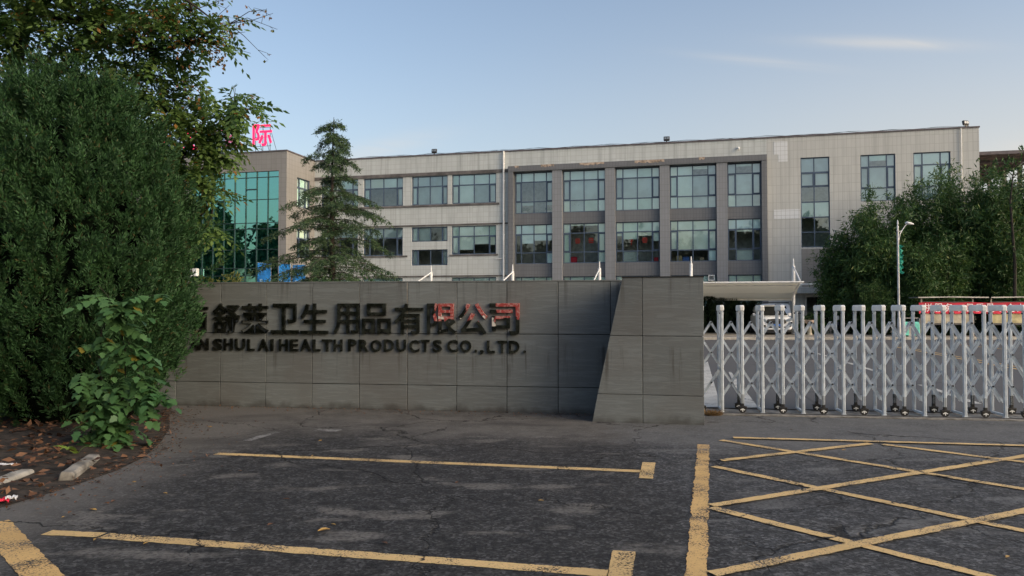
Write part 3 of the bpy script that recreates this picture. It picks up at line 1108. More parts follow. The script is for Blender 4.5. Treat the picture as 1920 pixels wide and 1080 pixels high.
bpy.context.view_layer.update()
floodlight(-15.75, 0.08, 'floodlight on the parapet above the left row of small windows')
floodlight(1.95, 0.08, 'floodlight on the parapet above the dark framed bays')
floodlight(21.3, 0.1, 'floodlight at the far right corner of the roof', 0.5)
t = thing('security_camera', 'small white dome camera below the parapet right of the bays', 'security camera', bld.matrix_basis @ Vector((6.9, -0.02, 12.95)), B_ANG)
mb = MB()
mb.box(-.05, .05, -.12, .02, 0, .05)
mb.build('bracket', M['white_pipe'], t)
mb = MB()
mb.lathe([(0.02, -.16), (.07, -.13), (.09, -.05), (.09, 0)], (0, -.12, .0), 12)
mb.build('dome', M['white_pipe'], t, smooth=True)
t = thing('cable', 'thin loose cables strung along the top of the parapet', 'cable', bld.matrix_basis @ Vector((0, 0, ROOF)), B_ANG)
for k in range(2):
    mb = MB()
    pts = []
    for i in range(70):
        x = -25 + 46.5 * i / 69
        pts.append((x, 0.12 + .05 * k, 0.13 + 0.05 * abs(math.sin(x * (0.55 + .2 * k) + k)) + 0.035 * math.sin(x * 2.3 + k)))
    mb.tube(pts, 0.011, 5)
    mb.build('strand', M['black'], t)
t = thing('air_conditioner', 'white air conditioner box low on the left edge of the glass wing', 'air conditioner', bld.matrix_basis @ Vector((-33.75, -WING - 0.02, 4.15)), B_ANG)
mb = MB()
mb.box(-.42, .42, -.35, 0, 0, .6)
c_ = mb.build('casing', M['white_pipe'], t, bevel=.03)
mb = MB()
mb.lathe([(0, 0), (.22, 0), (.22, .02), (.18, .02)], (-.1, -.35, .3), 16, M=Matrix.Rotation(math.pi / 2, 4, 'X'))
mb.build('fan_grille', M['grey_metal'], t)
t = thing('ventilation_box', 'small white square vent set in a ground floor window', 'vent', bld.matrix_basis @ Vector((5.0, -0.12, 3.62)), B_ANG)
mb = MB()
for q in ((-.22, -.16, -.2, .2), (.16, .22, -.2, .2), (-.16, .16, .14, .2), (-.16, .16, -.2, -.14)):
    mb.box(q[0], q[1], -.06, .16, q[2] + .2, q[3] + .2)
mb.build('casing', M['white_pipe'], t)
mb = MB()
for k in range(5):
    mb.box(-.16, .16, -.03, .0, .08 + k * .05, .105 + k * .05)
mb.build('louvre', M['grey_metal'], t)

# rooftop sign: red lit characters on steel props, on the wing
M['neon'] = emit('red_lit_letter', (1.0, 0.02, 0.11), 1.05)
M['neon_dim'] = emit('dim_red_letter', (0.9, 0.22, 0.42), 0.28)
rs = thing('rooftop_sign', 'row of red lit characters standing on the roof of the glass wing', 'sign', bld.matrix_basis @ Vector((0, -WING + .15, ROOF + .09)), B_ANG)
for ch, s, mt in (('舒', -37.40, 'neon'), ('莱', -34.25, 'neon'), ('国', -31.10, 'neon_dim'), ('际', -28.05, 'neon')):
    o = text_mesh(ch, 1.62, 1.68, 0.10, 0.006, 'character', M[mt], rs)
    o.location = (s - .81, 0.0, 0.42)
    mb = MB()
    for sx in (-.62, .0, .62):
        mb.tube([(s + sx, 0.05, 0), (s + sx, 0.05, 1.9)], 0.022, 6)
        mb.tube([(s + sx, 0.05, 1.75), (s + sx + .1, 0.9, 0)], 0.018, 6)
    for z in (0.42, 1.1, 1.85):
        mb.tube([(s - .7, 0.06, z), (s + .7, 0.06, z)], 0.018, 6)
    mb.build('support_frame', M['dark_metal'], rs)

# small potted plants and boxes seen through the glass
pot_leaf = leaf_mat('indoor_leaf', (0.01, 0.07, 0.03), (0.05, 0.20, 0.08))
for k, (s, z, h, lab) in enumerate([(-4.75, 8.80, 0.8, 'large leafy pot plant inside the second bay on the top floor'), (-2.95, 8.80, 0.55, 'low pot plant inside the right corner of the second top floor bay'), (-8.6, 8.80, 0.5, 'dark pot plant on the sill of the first top floor bay'), (-6.8, 8.80, 0.45, 'small cactus like pot plant right in the first top floor bay')]):
    t = thing('potted_plant', lab, 'potted plant', bld.matrix_basis @ Vector((s, 0.55, z)), B_ANG, 'pot plants inside the windows')
    mb = MB()
    mb.lathe([(.12, 0), (.16, .2), (.17, .22)], n=10)
    mb.build('pot', M['white_pipe'], t)
    n = 160
    a = rng.uniform(0, 6.283, n)
    q = np.stack([np.cos(a) * rng.uniform(0, .12, n), np.sin(a) * .08, rng.uniform(.2, h * .5, n)], 1)
    d = np.stack([np.cos(a), np.sin(a) * .5, rng.uniform(.3, 1.6, n)], 1)
    np_mesh('foliage', blades(q, d, h * rng.uniform(.35, .7, n), .09), 4, pot_leaf, t)
for k, (s, z, wd_, h, m, lab) in enumerate([(2.75, 5.05, .42, .38, 'board', 'yellowish carton on the sill of the fourth middle floor bay'), (3.25, 5.05, .46, .30, 'plate', 'blue and white carton beside the yellowish one in the fourth bay'), (4.35, 5.05, .3, .26, 'board_pale', 'small tan carton right in the fourth middle floor bay'), (1.15, 5.05, .3, .3, 'red_cloth', 'small red bag on the sill of the third middle floor bay'), (-4.9, 5.05, .5, .42, 'red_cloth', 'red bundle low in the second middle floor bay'), (7.6, 8.85, .5, .35, 'board_pale', 'tan carton on the sill of the fifth top floor bay')]):
    mb = MB()
    mb.box(-wd_ / 2, wd_ / 2, 0, .3, 0, h)
    mb.box(-wd_ / 2 + .01, wd_ / 2 - .01, -.03, 0, h, h + .015, M=Matrix.Rotation(R(8), 4, 'X'))
    mb.box(-.03, .03, -.002, 0.302, -0.001, h + .002)
    o = mb.build('carton' if 'carton' in lab else 'bag', M[m])
    o.location = bld.matrix_basis @ Vector((s, .35, z))
    o.rotation_euler = (0, 0, B_ANG)
    tag(o, lab, 'carton' if 'carton' in lab else 'bag')

# annexe with a brown corrugated roof beyond the right end
ax = thing('rooftop_shed', 'brown corrugated lean-to roof on posts beyond the right end of the block', 'shed', bld.matrix_basis @ Vector((0, 0, 0)), B_ANG)
mb = MB()
N = 60
for i in range(N):
    ya, yb = 2.7 + 13 * i / N, 2.7 + 13 * (i + 1) / N
    ym = (ya + yb) / 2
    za, zm = 12.25 - .015 * (ya - 2.7), 12.33 - .015 * (ya - 2.7)
    for (p, q) in (((ya, za), (ym, zm)), ((ym, zm), (yb, za))):
        mb.quad((22.10, p[0], p[1]), (26.95, p[0], p[1]), (26.95, q[0], q[1]), (22.10, q[0], q[1]))
mb.build('roof_sheet', M['brown_roof'], ax)
mb = MB()
mb.box(22.06, 27.0, 2.60, 2.70, 12.18, 12.40)
mb.box(26.9, 27.0, 2.70, 15.7, 12.02, 12.18)
for y in (5.0, 8.0, 11.0, 14.0):
    mb.box(22.1, 26.9, y, y + .1, 12.02, 12.16)
mb.build('beam', M['coping'], ax)
for y in (4.2, 7.0, 9.9, 13.0):
    mb = MB()
    mb.box(26.75, 26.99, y - .12, y + .12, 0, 12.02)
    mb.build('post', M['concrete'], ax)
mb = MB()
for z in (10.2, 10.9):
    mb.box(26.83, 26.9, 2.9, 15, z, z + .06)
mb.build('railing', M['grey_metal'], ax)

# ------------------------------------------------------------------ stone sign wall
W_O, W_A = Vector((1.184, 11.727, 0)), math.atan2(-0.1556, 0.9878)
sw = thing('stone_wall', 'long grey sandstone slab wall carrying dark metal company lettering', 'wall', W_O, W_A)
mb = MB()
xs = [-11.65 + 0.80 * i for i in range(0, 16)]
xs = [x - (-11.65) - 6.074 - 0.8 * 7 for x in xs]   # joint positions measured on the bottom row
xs = [x for x in xs if x < 0.95] + [0.95]
zr = [0.0, 0.40, 1.215, 2.03]
for i in range(len(xs) - 1):
    for j in range(3):
        g = 0.0045
        a, b, c, d = xs[i] + g, xs[i + 1] - g, zr[j] + (g if j else -.05), zr[j + 1] - g
        e = random.uniform(-0.003, 0.003)
        k = random.uniform(-0.002, .002)
        mb.prism([(a, c), (b, c + k), (b, d), (a, d - k)], -0.03 + e, 0.0)
mb.build('stone_slabs', M['stone'], sw, bevel=0.003, seg=1)
mb = MB()
mb.box(xs[0], 0.95, 0.0, 0.33, -0.05, 2.025)
mb.build('wall_core', M['joint'], sw)
mb = MB()
mb.box(xs[0], 0.95, -0.036, 0.35, 2.03, 2.05)
mb.build('wall_coping', M['stone'], sw)
mb = MB()
mb.box(-2.889, -2.879, -0.0318, -0.02, .42, 2.03)
mb.build('sealant_joint', M['pale_concrete'], sw)


def letter_mat():
    n = NT('tree_toned_mirror_steel')
    p = n.g.outputs['Position']
    f = n.noise(p, 9, 4, 0.6)
    col = n.mix(n.step(f, .35, .7), (0.022, 0.026, 0.020), (0.085, 0.092, 0.075))  # dark greenish mottling stands in for trees mirrored in the steel
    n.bump(n.noise(p, 14, 3), .25, .01)
    return n.done(col, n.step(f, .3, .7, .14, .34), 0.85)


def film_reflection_mat():
    n = NT('film_and_reflection_steel')
    p = n.g.outputs['Position']
    o = n.sep(n.tc.outputs['Object'])
    w_ = n.math('MULTIPLY', n.math('SUBTRACT', n.noise(p, 5.0, 2, 0.5), 0.5), 0.30)
    f = n.math('MULTIPLY', n.step(n.math('ADD', o[2], w_), .225, .24), n.step(n.math('ADD', o[0], w_), .10, .115))
    f2 = n.noise(p, 26, 3, 0.6)
    red = n.mix(n.step(f2, .45, .6), (0.33, 0.055, 0.05), (0.45, 0.22, 0.20))  # red and white patches: peeling film and mirrored colours painted together
    dk = n.mix(n.step(n.noise(p, 9, 4), .35, .7), (0.022, 0.026, 0.020), (0.085, 0.092, 0.075))
    col = n.mix(f, dk, red)
    wh = n.step(n.noise(p, 5.0, 1, .5), .66, .68)
    col = n.mix(wh, col, (0.62, 0.58, 0.52))
    return n.done(col, 0.35, n.math('SUBTRACT', 0.85, n.math('MULTIPLY', n.math('MAXIMUM', f, wh), 0.8)))


M['letter'] = letter_mat()
M['letter_patched'] = film_reflection_mat()
for ch, x, patched in zip('南舒莱卫生用品有限公司', (-6.535, -5.961, -5.46, -4.937, -4.431, -3.885, -3.383, -2.852, -2.31, -1.81, -1.308), [0] * 8 + [1, 1, 1]):
    wch = {'卫': .47, '生': .47, '用': .42, '公': .47, '司': .47}.get(ch, .475)
    o = text_mesh(ch, wch, 0.49, 0.045, 0.010, 'chinese_character', M['letter_patched' if patched else 'letter'], sw)
    o.location = (x - wch / 2, -0.032, 1.205)
xl = [('A', 361, 375), ('N', 376, 394), ('S', 403, 419), ('H', 423, 439), ('U', 444, 462), ('L', 467, 480), ('A', 487, 506), ('I', 510, 515), ('H', 526, 542), ('E', 546, 561.5),
      ('A', 566, 585), ('L', 589, 603), ('T', 606, 625), ('H', 628, 644), ('P', 655, 670), ('R', 675, 693), ('O', 697, 717), ('D', 722, 740), ('U', 745, 763), ('C', 769, 788),
      ('T', 791, 807), ('S', 813, 830), ('C', 840, 860), ('O', 864, 885), ('.', 891, 895.5), (',', 901, 908), ('L', 914, 929), ('T', 934, 951), ('D', 955, 975), ('.', 982, 987)]
w_n = Vector((-0.1556, -0.9878, 0))


def wall_pt(px, py):
    d = Vector(ray(px, py))
    t = ((W_O - Vector((0, 0, CAM_Z))) @ w_n) / (d @ w_n)
    q = d * t + Vector((0, 0, CAM_Z))
    return (q - W_O) @ Vector((0.9878, -0.1556, 0)), q.z


for ch, p0, p1 in xl:
    x0, _ = wall_pt(p0, 648)
    x1, _ = wall_pt(p1, 648)
    h = {'.': .045, ',': .075}.get(ch, .192)
    o = text_mesh(ch, x1 - x0, h, 0.035, 0.022 if ch != 'I' else 0.0, 'punctuation' if ch in '.,' else 'latin_letter', M['letter'], sw)
    o.location = (x0, -0.032, 0.925 - (.035 if ch == ',' else 0) + random.uniform(-.004, .004))

# ------------------------------------------------------------------ slanted pillar
PO, P_A = Vector((1.143, 10.948, 0)), math.atan2(-0.2240, 0.97458)
pl = thing('stone_pillar', 'broad grey stone pillar with a slanted left edge beside the gate', 'pillar', PO, P_A)
mb = MB()
HP, WP, SL = 2.05, 1.556, 0.44
zr = [-.05, 0.398, 1.225, HP]
le = lambda z: SL * max(z, 0) / HP
for j in range(3):
    g = 0.004
    a0, a1 = zr[j] + (g if j else 0), zr[j + 1] - (g if j < 2 else 0)
    for (l0, l1, r0, r1) in ((le(a0), le(a1), 0.72 - g, 0.72 - g), (0.72 + g, 0.72 + g, WP, WP)):
        mb.prism([(l0, a0), (r0, a0), (r1, a1), (l1, a1)], -0.03, 0.0)
mb.build('stone_slabs', M['stone'], pl, bevel=0.003, seg=1)
mb = MB()
mb.prism([(0.012, -.05), (WP - .012, -.05), (WP - .012, HP - .005), (SL + .012, HP - .005)], 0.0, 0.85)
mb.build('core', M['stone'], pl)
mb = MB()
mb.box(SL - .01, WP + .01, -0.04, 0.86, HP, HP + .012)
mb.build('cap', M['joint'], pl)

# ------------------------------------------------------------------ folding gate
gt = thing('folding_gate', 'silver retractable lattice gate on small wheels across the entrance', 'gate', GATE_A, math.atan2(GATE_D.y, GATE_D.x))
g_n = Vector((-0.1506, -0.9886, 0))


def gate_t(px):
    d = Vector(ray(px, 650))
    t = ((GATE_A - Vector((0, 0, CAM_Z))) @ g_n) / (d @ g_n)
    return (d * t + Vector((0, 0, CAM_Z)) - GATE_A) @ GATE_D


hoops = [gate_t(1353.5 + 37.85 * i) for i in range(-2, 17)]
HZ, GD = 1.665, 0.42


def post_profile(mb, x, y, z0, z1, wx=0.047, wy=0.046):
    """ribbed aluminium upright"""
    poly = [(-.5, -.3), (-.3, -.5), (-.1, -.5), (-.06, -.42), (.06, -.42), (.1, -.5), (.3, -.5), (.5, -.3), (.5, .3), (.3, .5), (-.3, .5), (-.5, .3)]
    vs = [(x + p * wx, y + q * wy, z0) for p, q in poly] + [(x + p * wx, y + q * wy, z1) for p, q in poly]
    n = len(poly)
    mb.add(vs, [tuple(range(n - 1, -1, -1)), tuple(range(n, 2 * n))] + [(i, (i + 1) % n, n + (i + 1) % n, n + i) for i in range(n)])


for i, x in enumerate(hoops):
    wheel = (i % 2 == 1)
    mb = MB()
    post_profile(mb, x, 0, 0.16 if wheel else 0.03, HZ - 0.09)
    post_profile(mb, x, GD, 0.16 if wheel else 0.05, HZ - 0.09, 0.044, 0.044)
    if not wheel:
        mb.box(x - .018, x + .018, .026, GD - .024, 0.035, 0.065)
        mb.box(x - .03, x + .03, -.03, .03, 0.012, 0.03)
    h = mb.build('post_hoop', M['gate_metal'], gt)
    # rounded top cap bridging front and back upright
    mb = MB()
    prof = [(-.032, HZ - .09), (-.032, HZ - .03), (-.024, HZ - .010), (-.005, HZ), (GD - .02, HZ), (GD + .012, HZ - .012), (GD + .025, HZ - .035), (GD + .025, HZ - .09)]
    vs = [(x - .032, y, z) for y, z in prof] + [(x + .032, y, z) for y, z in prof]
    n = len(prof)
    mb.add(vs, [tuple(range(n)), tuple(range(2 * n - 1, n - 1, -1))] + [(k, (k + 1) % n, n + (k + 1) % n, n + k) for k in range(n)])
    mb.build('cap', M['gate_cap'], h, bevel=0.01)
    mb = MB()
    for yy in (-.0, GD):
        mb.tube([(x - .037, yy, HZ - .125), (x + .037, yy, HZ - .125)], .012, 8)
    mb.build('bolt', M['dark_metal'], h)
    if wheel:
        for yy in (0, GD):
            mb = MB()
            mb.box(x - .022, x + .022, yy - .022, yy + .022, .10, .30)
            mb.box(x - .06, x + .06, yy - .03, yy + .03, .085, .115)
            mb.build('wheel_fork', M['black'], h, bevel=.006)
            Mx = Matrix.Rotation(math.pi / 2, 4, 'X')
            mb = MB()
            mb.lathe([(.034, -.02), (.056, -.02), (.06, 0), (.056, .02), (.034, .02)], (x, yy, .072), 20, M=Mx)
            mb.build('wheel', M['rubber'], h)
            mb = MB()
            mb.lathe([(0, -.021), (.014, -.021), (.014, .021), (0, .021)], (x, yy, .072), 10, M=Mx)
            for k in range(5):
                a = k * 2 * math.pi / 5 + .3
                mb.box(.01, .036, -.0215, .0215, -.007, .007, M=Matrix.Translation((x, yy, .072)) @ Matrix.Rotation(a, 4, 'Y'))
            mb.build('wheel_spokes', M['gate_cap'], h)


def gx(u):
    k = max(0, min(len(hoops) - 2, int(math.floor(u))))
    return hoops[k] + (hoops[k + 1] - hoops[k]) * (u - k)


BZ = lambda k: 1.395 - 0.4655 * k        # pivots k = 0, 1, 2 at mid-bay
bolts_pos = []
for layer, (ya, yb) in enumerate(((.068, .084), (.166, .182))):
    for i in range(0, len(hoops) - 1):
        c = i + 0.5
        for sgn, yy in ((1, ya), (-1, yb)):
            p0 = (gx(c - sgn * 0.03), yy, BZ(0) + .014)
            ue = c + sgn * 2.5
            p1 = Vector((gx(max(0, min(len(hoops) - 1, ue))), yy, BZ(0) - 0.4655 * abs(max(0, min(len(hoops) - 1, ue)) - c)))
            p0 = Vector(p0)
            d = p1 - p0
            if d.length < .3:
                continue
            L = d.length
            ang = math.atan2(d.z, d.x)
            Mm = Matrix.Translation(p0) @ Matrix.Rotation(-ang, 4, 'Y')
            mb = MB()
            mb.box(0, L, -.006, .006, -.0128, .0128, M=Mm)
            mb.box(0, L, -.0095, -.006, -.0138, -.0085, M=Mm)
            mb.box(0, L, -.0095, -.006, .0085, .0138, M=Mm)
            if len(bolts_pos) < 400:
                mb.build('lattice_bar', M['gate_metal'], gt)
for i in range(len(hoops) - 1):
    for k in range(3):
        mb = MB()
        p = Vector((gx(i + .5), .055, BZ(k)))
        mb.tube([p, p + Vector((0, .045, 0))], .0135, 8)
        mb.build('pivot_bolt', M['black'], gt)

# ------------------------------------------------------------------ carport
def bw(s, y, z=0.0):
    return bld.matrix_basis @ Vector((s, y, z))


cp = thing('carport', 'beige membrane carport with white masts and tension rods along the building', 'carport', BO, B_ANG)
mst = [(-13.58, 4.60), (-7.85, 4.58), (-2.07, 4.70), (3.69, 4.92), (9.75, 4.70)]
prof = [(-10.1, 3.16), (-9.95, 3.20), (-9.3, 3.16), (-8.4, 3.06), (-7.4, 2.86), (-6.5, 2.60), (-5.9, 2.34), (-5.7, 2.22)]
mb = MB()
x0, x1 = -14.5, 9.9
for i in range(len(prof) - 1):
    (ya, za), (yb, zb) = prof[i], prof[i + 1]
    mb.quad((x0, ya, za), (x1, ya, za), (x1, yb, zb), (x0, yb, zb))
mb.build('canopy', M['membrane'], cp, smooth=True)
mb = MB()
mb.tube([(x0, -10.1, 3.14), (x1, -10.1, 3.14)], .045)
mb.tube([(x0, -5.7, 2.20), (x1, -5.7, 2.20)], .06)
mb.tube([(x0, -8.4, 3.0), (x1, -8.4, 3.0)], .03)
mb.build('edge_beam', M['white_pipe'], cp)
for s, zt in mst:
    mb = MB()
    mb.tube([(s, -6.5, 0.1), (s, -6.5, 2.6)], .075, 10)
    mb.build('column', M['white_metal'], cp, smooth=False)
    mb = MB()
    mb.tube([(s, -6.5, 2.6), (s, -6.5, zt - .45)], .10, 10)
    mb.tube([(s, -6.5, zt - .45), (s, -6.5, zt)], [.05, .03], 8)
    mb.build('mast', M['white_metal'], cp)
    mb = MB()
    mb.tube([(s, -6.5, zt - .5), (s, -9.7, 3.2)], .045, 8)
    mb.build('tension_rod', M['white_metal'], cp)
    mb = MB()
    pts = [(s, y, z - .09) for y, z in prof]
    mb.tube(pts, .06, 8)
    mb.build('rib', M['white_metal'], cp)

# ------------------------------------------------------------------ white SUV under the carport
car = thing('parked_car', 'white SUV with a dark windscreen parked nose out under the carport', 'car', at(1456, 628, 44.2).to_3d(), R(-9))
car.location.z = 0.12


def loft(mb, secs, mi=0):
    n = len(secs[0])
    vs = [p for s in secs for p in s]
    fs = []
    for i in range(len(secs) - 1):
        for k in range(n):
            k2 = (k + 1) % n
            fs.append((i * n + k, i * n + k2, (i + 1) * n + k2, (i + 1) * n + k))
    fs.append(tuple(range(n - 1, -1, -1)))
    fs.append(tuple((len(secs) - 1) * n + k for k in range(n)))
    mb.add(vs, fs, mi)


def sec(y, w0, w1, z0, z1, top_in=0.12):
    h = [(w0 * .92, z0), (w0, z0 + .12), (w1, (z0 + z1) / 2 + .05), (w1 * .985, z1 - .10), (w1 - top_in, z1 - .015), (w1 * .45, z1 + .015)]
    return [Vector((x, y, z)) for x, z in h] + [Vector((-x, y, z)) for x, z in reversed(h)]


mb = MB()
loft(mb, [sec(0.03, .70, .74, .32, .72), sec(.0, .80, .82, .30, .86), sec(.12, .90, .91, .28, .98), sec(.5, .92, .94, .27, 1.05), sec(1.15, .93, .95, .27, 1.11),
          sec(1.6, .93, .95, .27, 1.14), sec(3.6, .93, .95, .27, 1.16), sec(4.5, .9, .92, .3, 1.12), sec(4.66, .8, .84, .4, 1.0)])
body = mb.build('body', M['car_paint'], car, smooth=True, bevel=0)


def csec(y, w, wt, zb, zt):
    h = [(w, zb), (w - (w - wt) * .55, zb + (zt - zb) * .6), (wt + .02, zt - .07), (wt - .07, zt), (wt * .4, zt + .02)]
    return [Vector((x, y, z)) for x, z in h] + [Vector((-x, y, z)) for x, z in reversed(h)]


mb = MB()
loft(mb, [csec(1.05, .86, .80, 1.06, 1.10), csec(1.30, .87, .72, 1.08, 1.28), csec(1.85, .88, .67, 1.1, 1.66), csec(2.3, .89, .67, 1.1, 1.72), csec(3.6, .89, .67, 1.1, 1.72), csec(4.3, .87, .62, 1.1, 1.58), csec(4.6, .82, .6, 1.05, 1.12)])
mb.build('cabin', M['car_paint'], car, smooth=True)
mb = MB()
mb.add([Vector(p) for p in [(-.80, 0.98, 1.14), (.80, 0.98, 1.14), (.62, 1.66, 1.655), (-.62, 1.66, 1.655), (-.72, 1.35, 1.14), (.72, 1.35, 1.14), (.56, 1.95, 1.60), (-.56, 1.95, 1.60)]],
       [(0, 1, 2, 3), (7, 6, 5, 4), (0, 4, 5, 1), (1, 5, 6, 2), (2, 6, 7, 3), (3, 7, 4, 0)])
mb.build('windscreen', M['car_glass'], car)
for sx in (-1, 1):
    mb = MB()
    mb.add([Vector((sx * x, y, z)) for x, y, z in [(.885, 1.45, 1.15), (.90, 4.1, 1.17), (.70, 4.0, 1.6), (.70, 2.0, 1.63), (.80, 1.5, 1.15), (.80, 4.1, 1.17), (.62, 4.0, 1.6), (.62, 2.0, 1.63)]],
           [(0, 1, 2, 3), (7, 6, 5, 4), (0, 4, 5, 1), (1, 5, 6, 2), (2, 6, 7, 3), (3, 7, 4, 0)])
    mb.build('side_window', M['car_glass'], car)
    mb = MB()
    mb.prism([(.50, .76), (.86, .82), (.92, .98), (.84, 1.0), (.58, .90)], -.03, .30)
    if sx < 0:
        mb.v = [(-x, y, z) for x, y, z in mb.v]
    mb.build('headlight', M['lamp_lens'], car, bevel=.02)
    mb = MB()
    mb.box(.93, 1.10, 1.40, 1.55, 1.09, 1.26)
    mb.box(.88, .96, 1.44, 1.52, 1.08, 1.13)
    if sx < 0:
        mb.v = [(-x, y, z) for x, y, z in mb.v]
    mb.build('wing_mirror', M['car_paint'], car, bevel=.05)
    mb = MB()
    mb.tube([(sx * .60, 1.95, 1.76), (sx * .62, 2.1, 1.80), (sx * .62, 3.7, 1.80), (sx * .6, 3.85, 1.75)], .022, 6)
    mb.build('roof_rail', M['grey_metal'], car)
    mb = MB()
    mb.box(.60, .80, -.04, .06, .46, .58)
    if sx < 0:
        mb.v = [(-x, y, z) for x, y, z in mb.v]
    mb.build('fog_light', M['black'], car, bevel=.02)
    for y in (.85, 3.6):
        Mx = Matrix.Rotation(math.pi / 2, 4, 'Y')
        mb = MB()
        mb.lathe([(.2, -.12), (.33, -.12), (.36, -.08), (.36, .08), (.33, .12), (.2, .12)], (sx * .84, y, .36), 24, M=Mx)
        wh = mb.build('wheel', M['rubber'], car)
        mb = MB()
        mb.lathe([(.0, -.10), (.21, -.11), (.21, .11), (.0, .10)], (sx * .84, y, .36), 20, M=Mx)
        mb.build('rim', M['chrome'], wh)
mb = MB()
mb.prism([(-.56, .70), (-.5, .90), (0, .94), (.5, .90), (.56, .70), (.36, .60), (-.36, .60)], -.035, .06)
gr = mb.build('grille', M['black'], car, bevel=.02)
mb = MB()
mb.prism([(-.48, .845), (0, .875), (.48, .845), (.48, .825), (-.0, .85), (-.48, .825)], -.05, -.036)
mb.box(-.07, .07, -.055, -.036, .76, .84)
mb.build('grille_bar', M['chrome'], gr)
mb = MB()
mb.box(-.24, .24, -.05, .0, .50, .63)
mb.build('number_plate', M['plate'], car, bevel=.008)
mb = MB()
mb.box(-.62, .62, -.02, .1, .40, .49)
mb.box(-.84, .84, 0.06, .3, .16, .32)
mb.build('lower_grille', M['black'], car, bevel=.02)
mb = MB()
mb.box(-.80, .80, -.045, .1, .325, .385)
mb.build('bumper_lip', M['car_paint'], car, bevel=.02)

# white box van standing behind it
van = thing('parked_van', 'white box van mostly hidden behind the white SUV', 'van', at(1458, 620, 49.5), R(-14))
van.location.z = .12
van.scale = (1, 1, .92)
mb = MB()
loft(mb, [sec(0, .85, .88, .35, 1.1), sec(.3, .9, .9, .3, 1.3), sec(.9, .92, .9, .3, 1.75), sec(1.2, .93, .9, .3, 2.0), sec(4.4, .93, .9, .3, 2.02), sec(4.5, .9, .86, .35, 1.9)])
mb.build('body', M['car_paint'], van, smooth=True)
mb = MB()
mb.add([Vector(p) for p in [(-.7, .42, 1.33), (.7, .42, 1.33), (.62, .98, 1.84), (-.62, .98, 1.84), (-.6, .9, 1.3), (.6, .9, 1.3), (.55, 1.2, 1.8), (-.55, 1.2, 1.8)]],
       [(0, 1, 2, 3), (7, 6, 5, 4), (0, 4, 5, 1), (1, 5, 6, 2), (2, 6, 7, 3), (3, 7, 4, 0)])
mb.build('windscreen', M['car_glass'], van)
for sx in (-1, 1):
    for y in (.7, 3.6):
        mb = MB()
        mb.lathe([(.2, -.1), (.3, -.1), (.32, -.06), (.32, .06), (.3, .1), (.2, .1)], (sx * .82, y, .32), 20, M=Matrix.Rotation(math.pi / 2, 4, 'Y'))
        mb.build('wheel', M['rubber'], van)
    mb = MB()
    mb.box(sx * .62 - .16, sx * .62 + .16, -.02, .1, .8, .98)
    mb.build('headlight', M['lamp_lens'], van, bevel=.02)
mb = MB()
mb.box(-.8, .8, .9, 1.0, 2.05, 2.12)
mb.build('roof_bar', M['black'], van)

# scooter by the door
scoot = thing('scooter', 'dark electric scooter parked beside the entrance door', 'scooter', at(1572, 622, 47.0), R(60))
scoot.location.z = .12
Mx = Matrix.Rotation(math.pi / 2, 4, 'X')
for x in (-.6, .6):
    mb = MB()
    mb.lathe([(.17, -.04), (.23, -.045), (.25, 0), (.23, .045), (.17, .04)], (x, 0, .25), 20, M=Mx)
    mb.build('wheel', M['rubber'], scoot)
mb = MB()
mb.prism([(-.75, .45), (-.2, .35), (.25, .28), (.5, .5), (.62, .95), (.50, .98), (.34, .55), (.1, .42), (-.1, .70), (-.75, .72)], -.13, .13)
mb.build('body', M['navy'], scoot, bevel=.04)
mb = MB()
mb.box(-.8, -.1, -.13, .13, .72, .82)
mb.build('seat', M['black'], scoot, bevel=.04)
mb = MB()
mb.tube([(.6, 0, .25), (.5, 0, 1.05)], .03)
mb.tube([(.47, -.33, 1.1), (.5, 0, 1.05), (.47, .33, 1.1)], .018)
mb.tube([(.5, .25, 1.08), (.5, .32, 1.28)], .01)
mb.build('handlebar', M['dark_metal'], scoot)
mb = MB()
mb.box(-1.0, -.7, -.16, .16, .82, 1.1)
mb.build('top_box', M['white_pipe'], scoot, bevel=.05)

# ------------------------------------------------------------------ street lamp with green flags
LP = gp(1686, 632, .12)
lp = thing('street_lamp', 'white street lamp with a curved arm and green flags on its post', 'street lamp', LP)
mb = MB()
mb.lathe([(.16, 0), (.16, .1), (.10, .16), (.085, .9), (.075, 1.0), (.06, 1.05), (.05, 5.6), (.045, 5.65)], n=12)
mb.build('post', M['lamp_post'], lp, smooth=False)
mb = MB()
mb.lathe([(.03, 5.65), (.07, 5.7), (.03, 5.78), (.055, 5.9), (.02, 6.0), (.045, 6.1), (.01, 6.28)], n=10)
mb.build('finial', M['white_metal'], lp, smooth=True)
mb = MB()
mb.tube([(0.04, 0, 5.1), (.12, 0, 5.5), (.26, 0, 5.75), (.42, 0, 5.98), (.58, 0, 6.06)], .022)
mb.tube([(0.04, 0, 5.62), (.2, 0, 5.68), (.27, 0, 5.76)], .015)
mb.build('arm', M['white_metal'], lp)
mb = MB()
mb.lathe([(0.02, 0), (.10, .02), (.13, .10), (.11, .3), (.06, .42), (.015, .46)], n=12, M=Matrix.Translation((.42, 0, 6.12)) @ Matrix.Rotation(R(100), 4, 'Y') @ Matrix.Scale(.6, 4, (1, 0, 0)))
mb.build('lamp_head', M['white_metal'], lp, smooth=True)
for k, z in enumerate((3.45, 4.1)):
    mb = MB()
    n = 10
    vs = []
    for i in range(n + 1):
        for j in range(3):
            vs.append((.05 + .13 * j * (0.7 + .3 * math.sin(i * 1.9 + k)), .06 * math.sin(i * 1.3 + j * 2 + k), z + .85 * i / n - .04 * j))
    mb.add(vs, [(i * 3 + j, i * 3 + j + 1, i * 3 + j + 4, i * 3 + j + 3) for i in range(n) for j in range(2)])
    o = mb.build('flag', M['green_flag'], lp, fix=False)
    s_ = o.modifiers.new('thick', 'SOLIDIFY')
    s_.thickness = .01

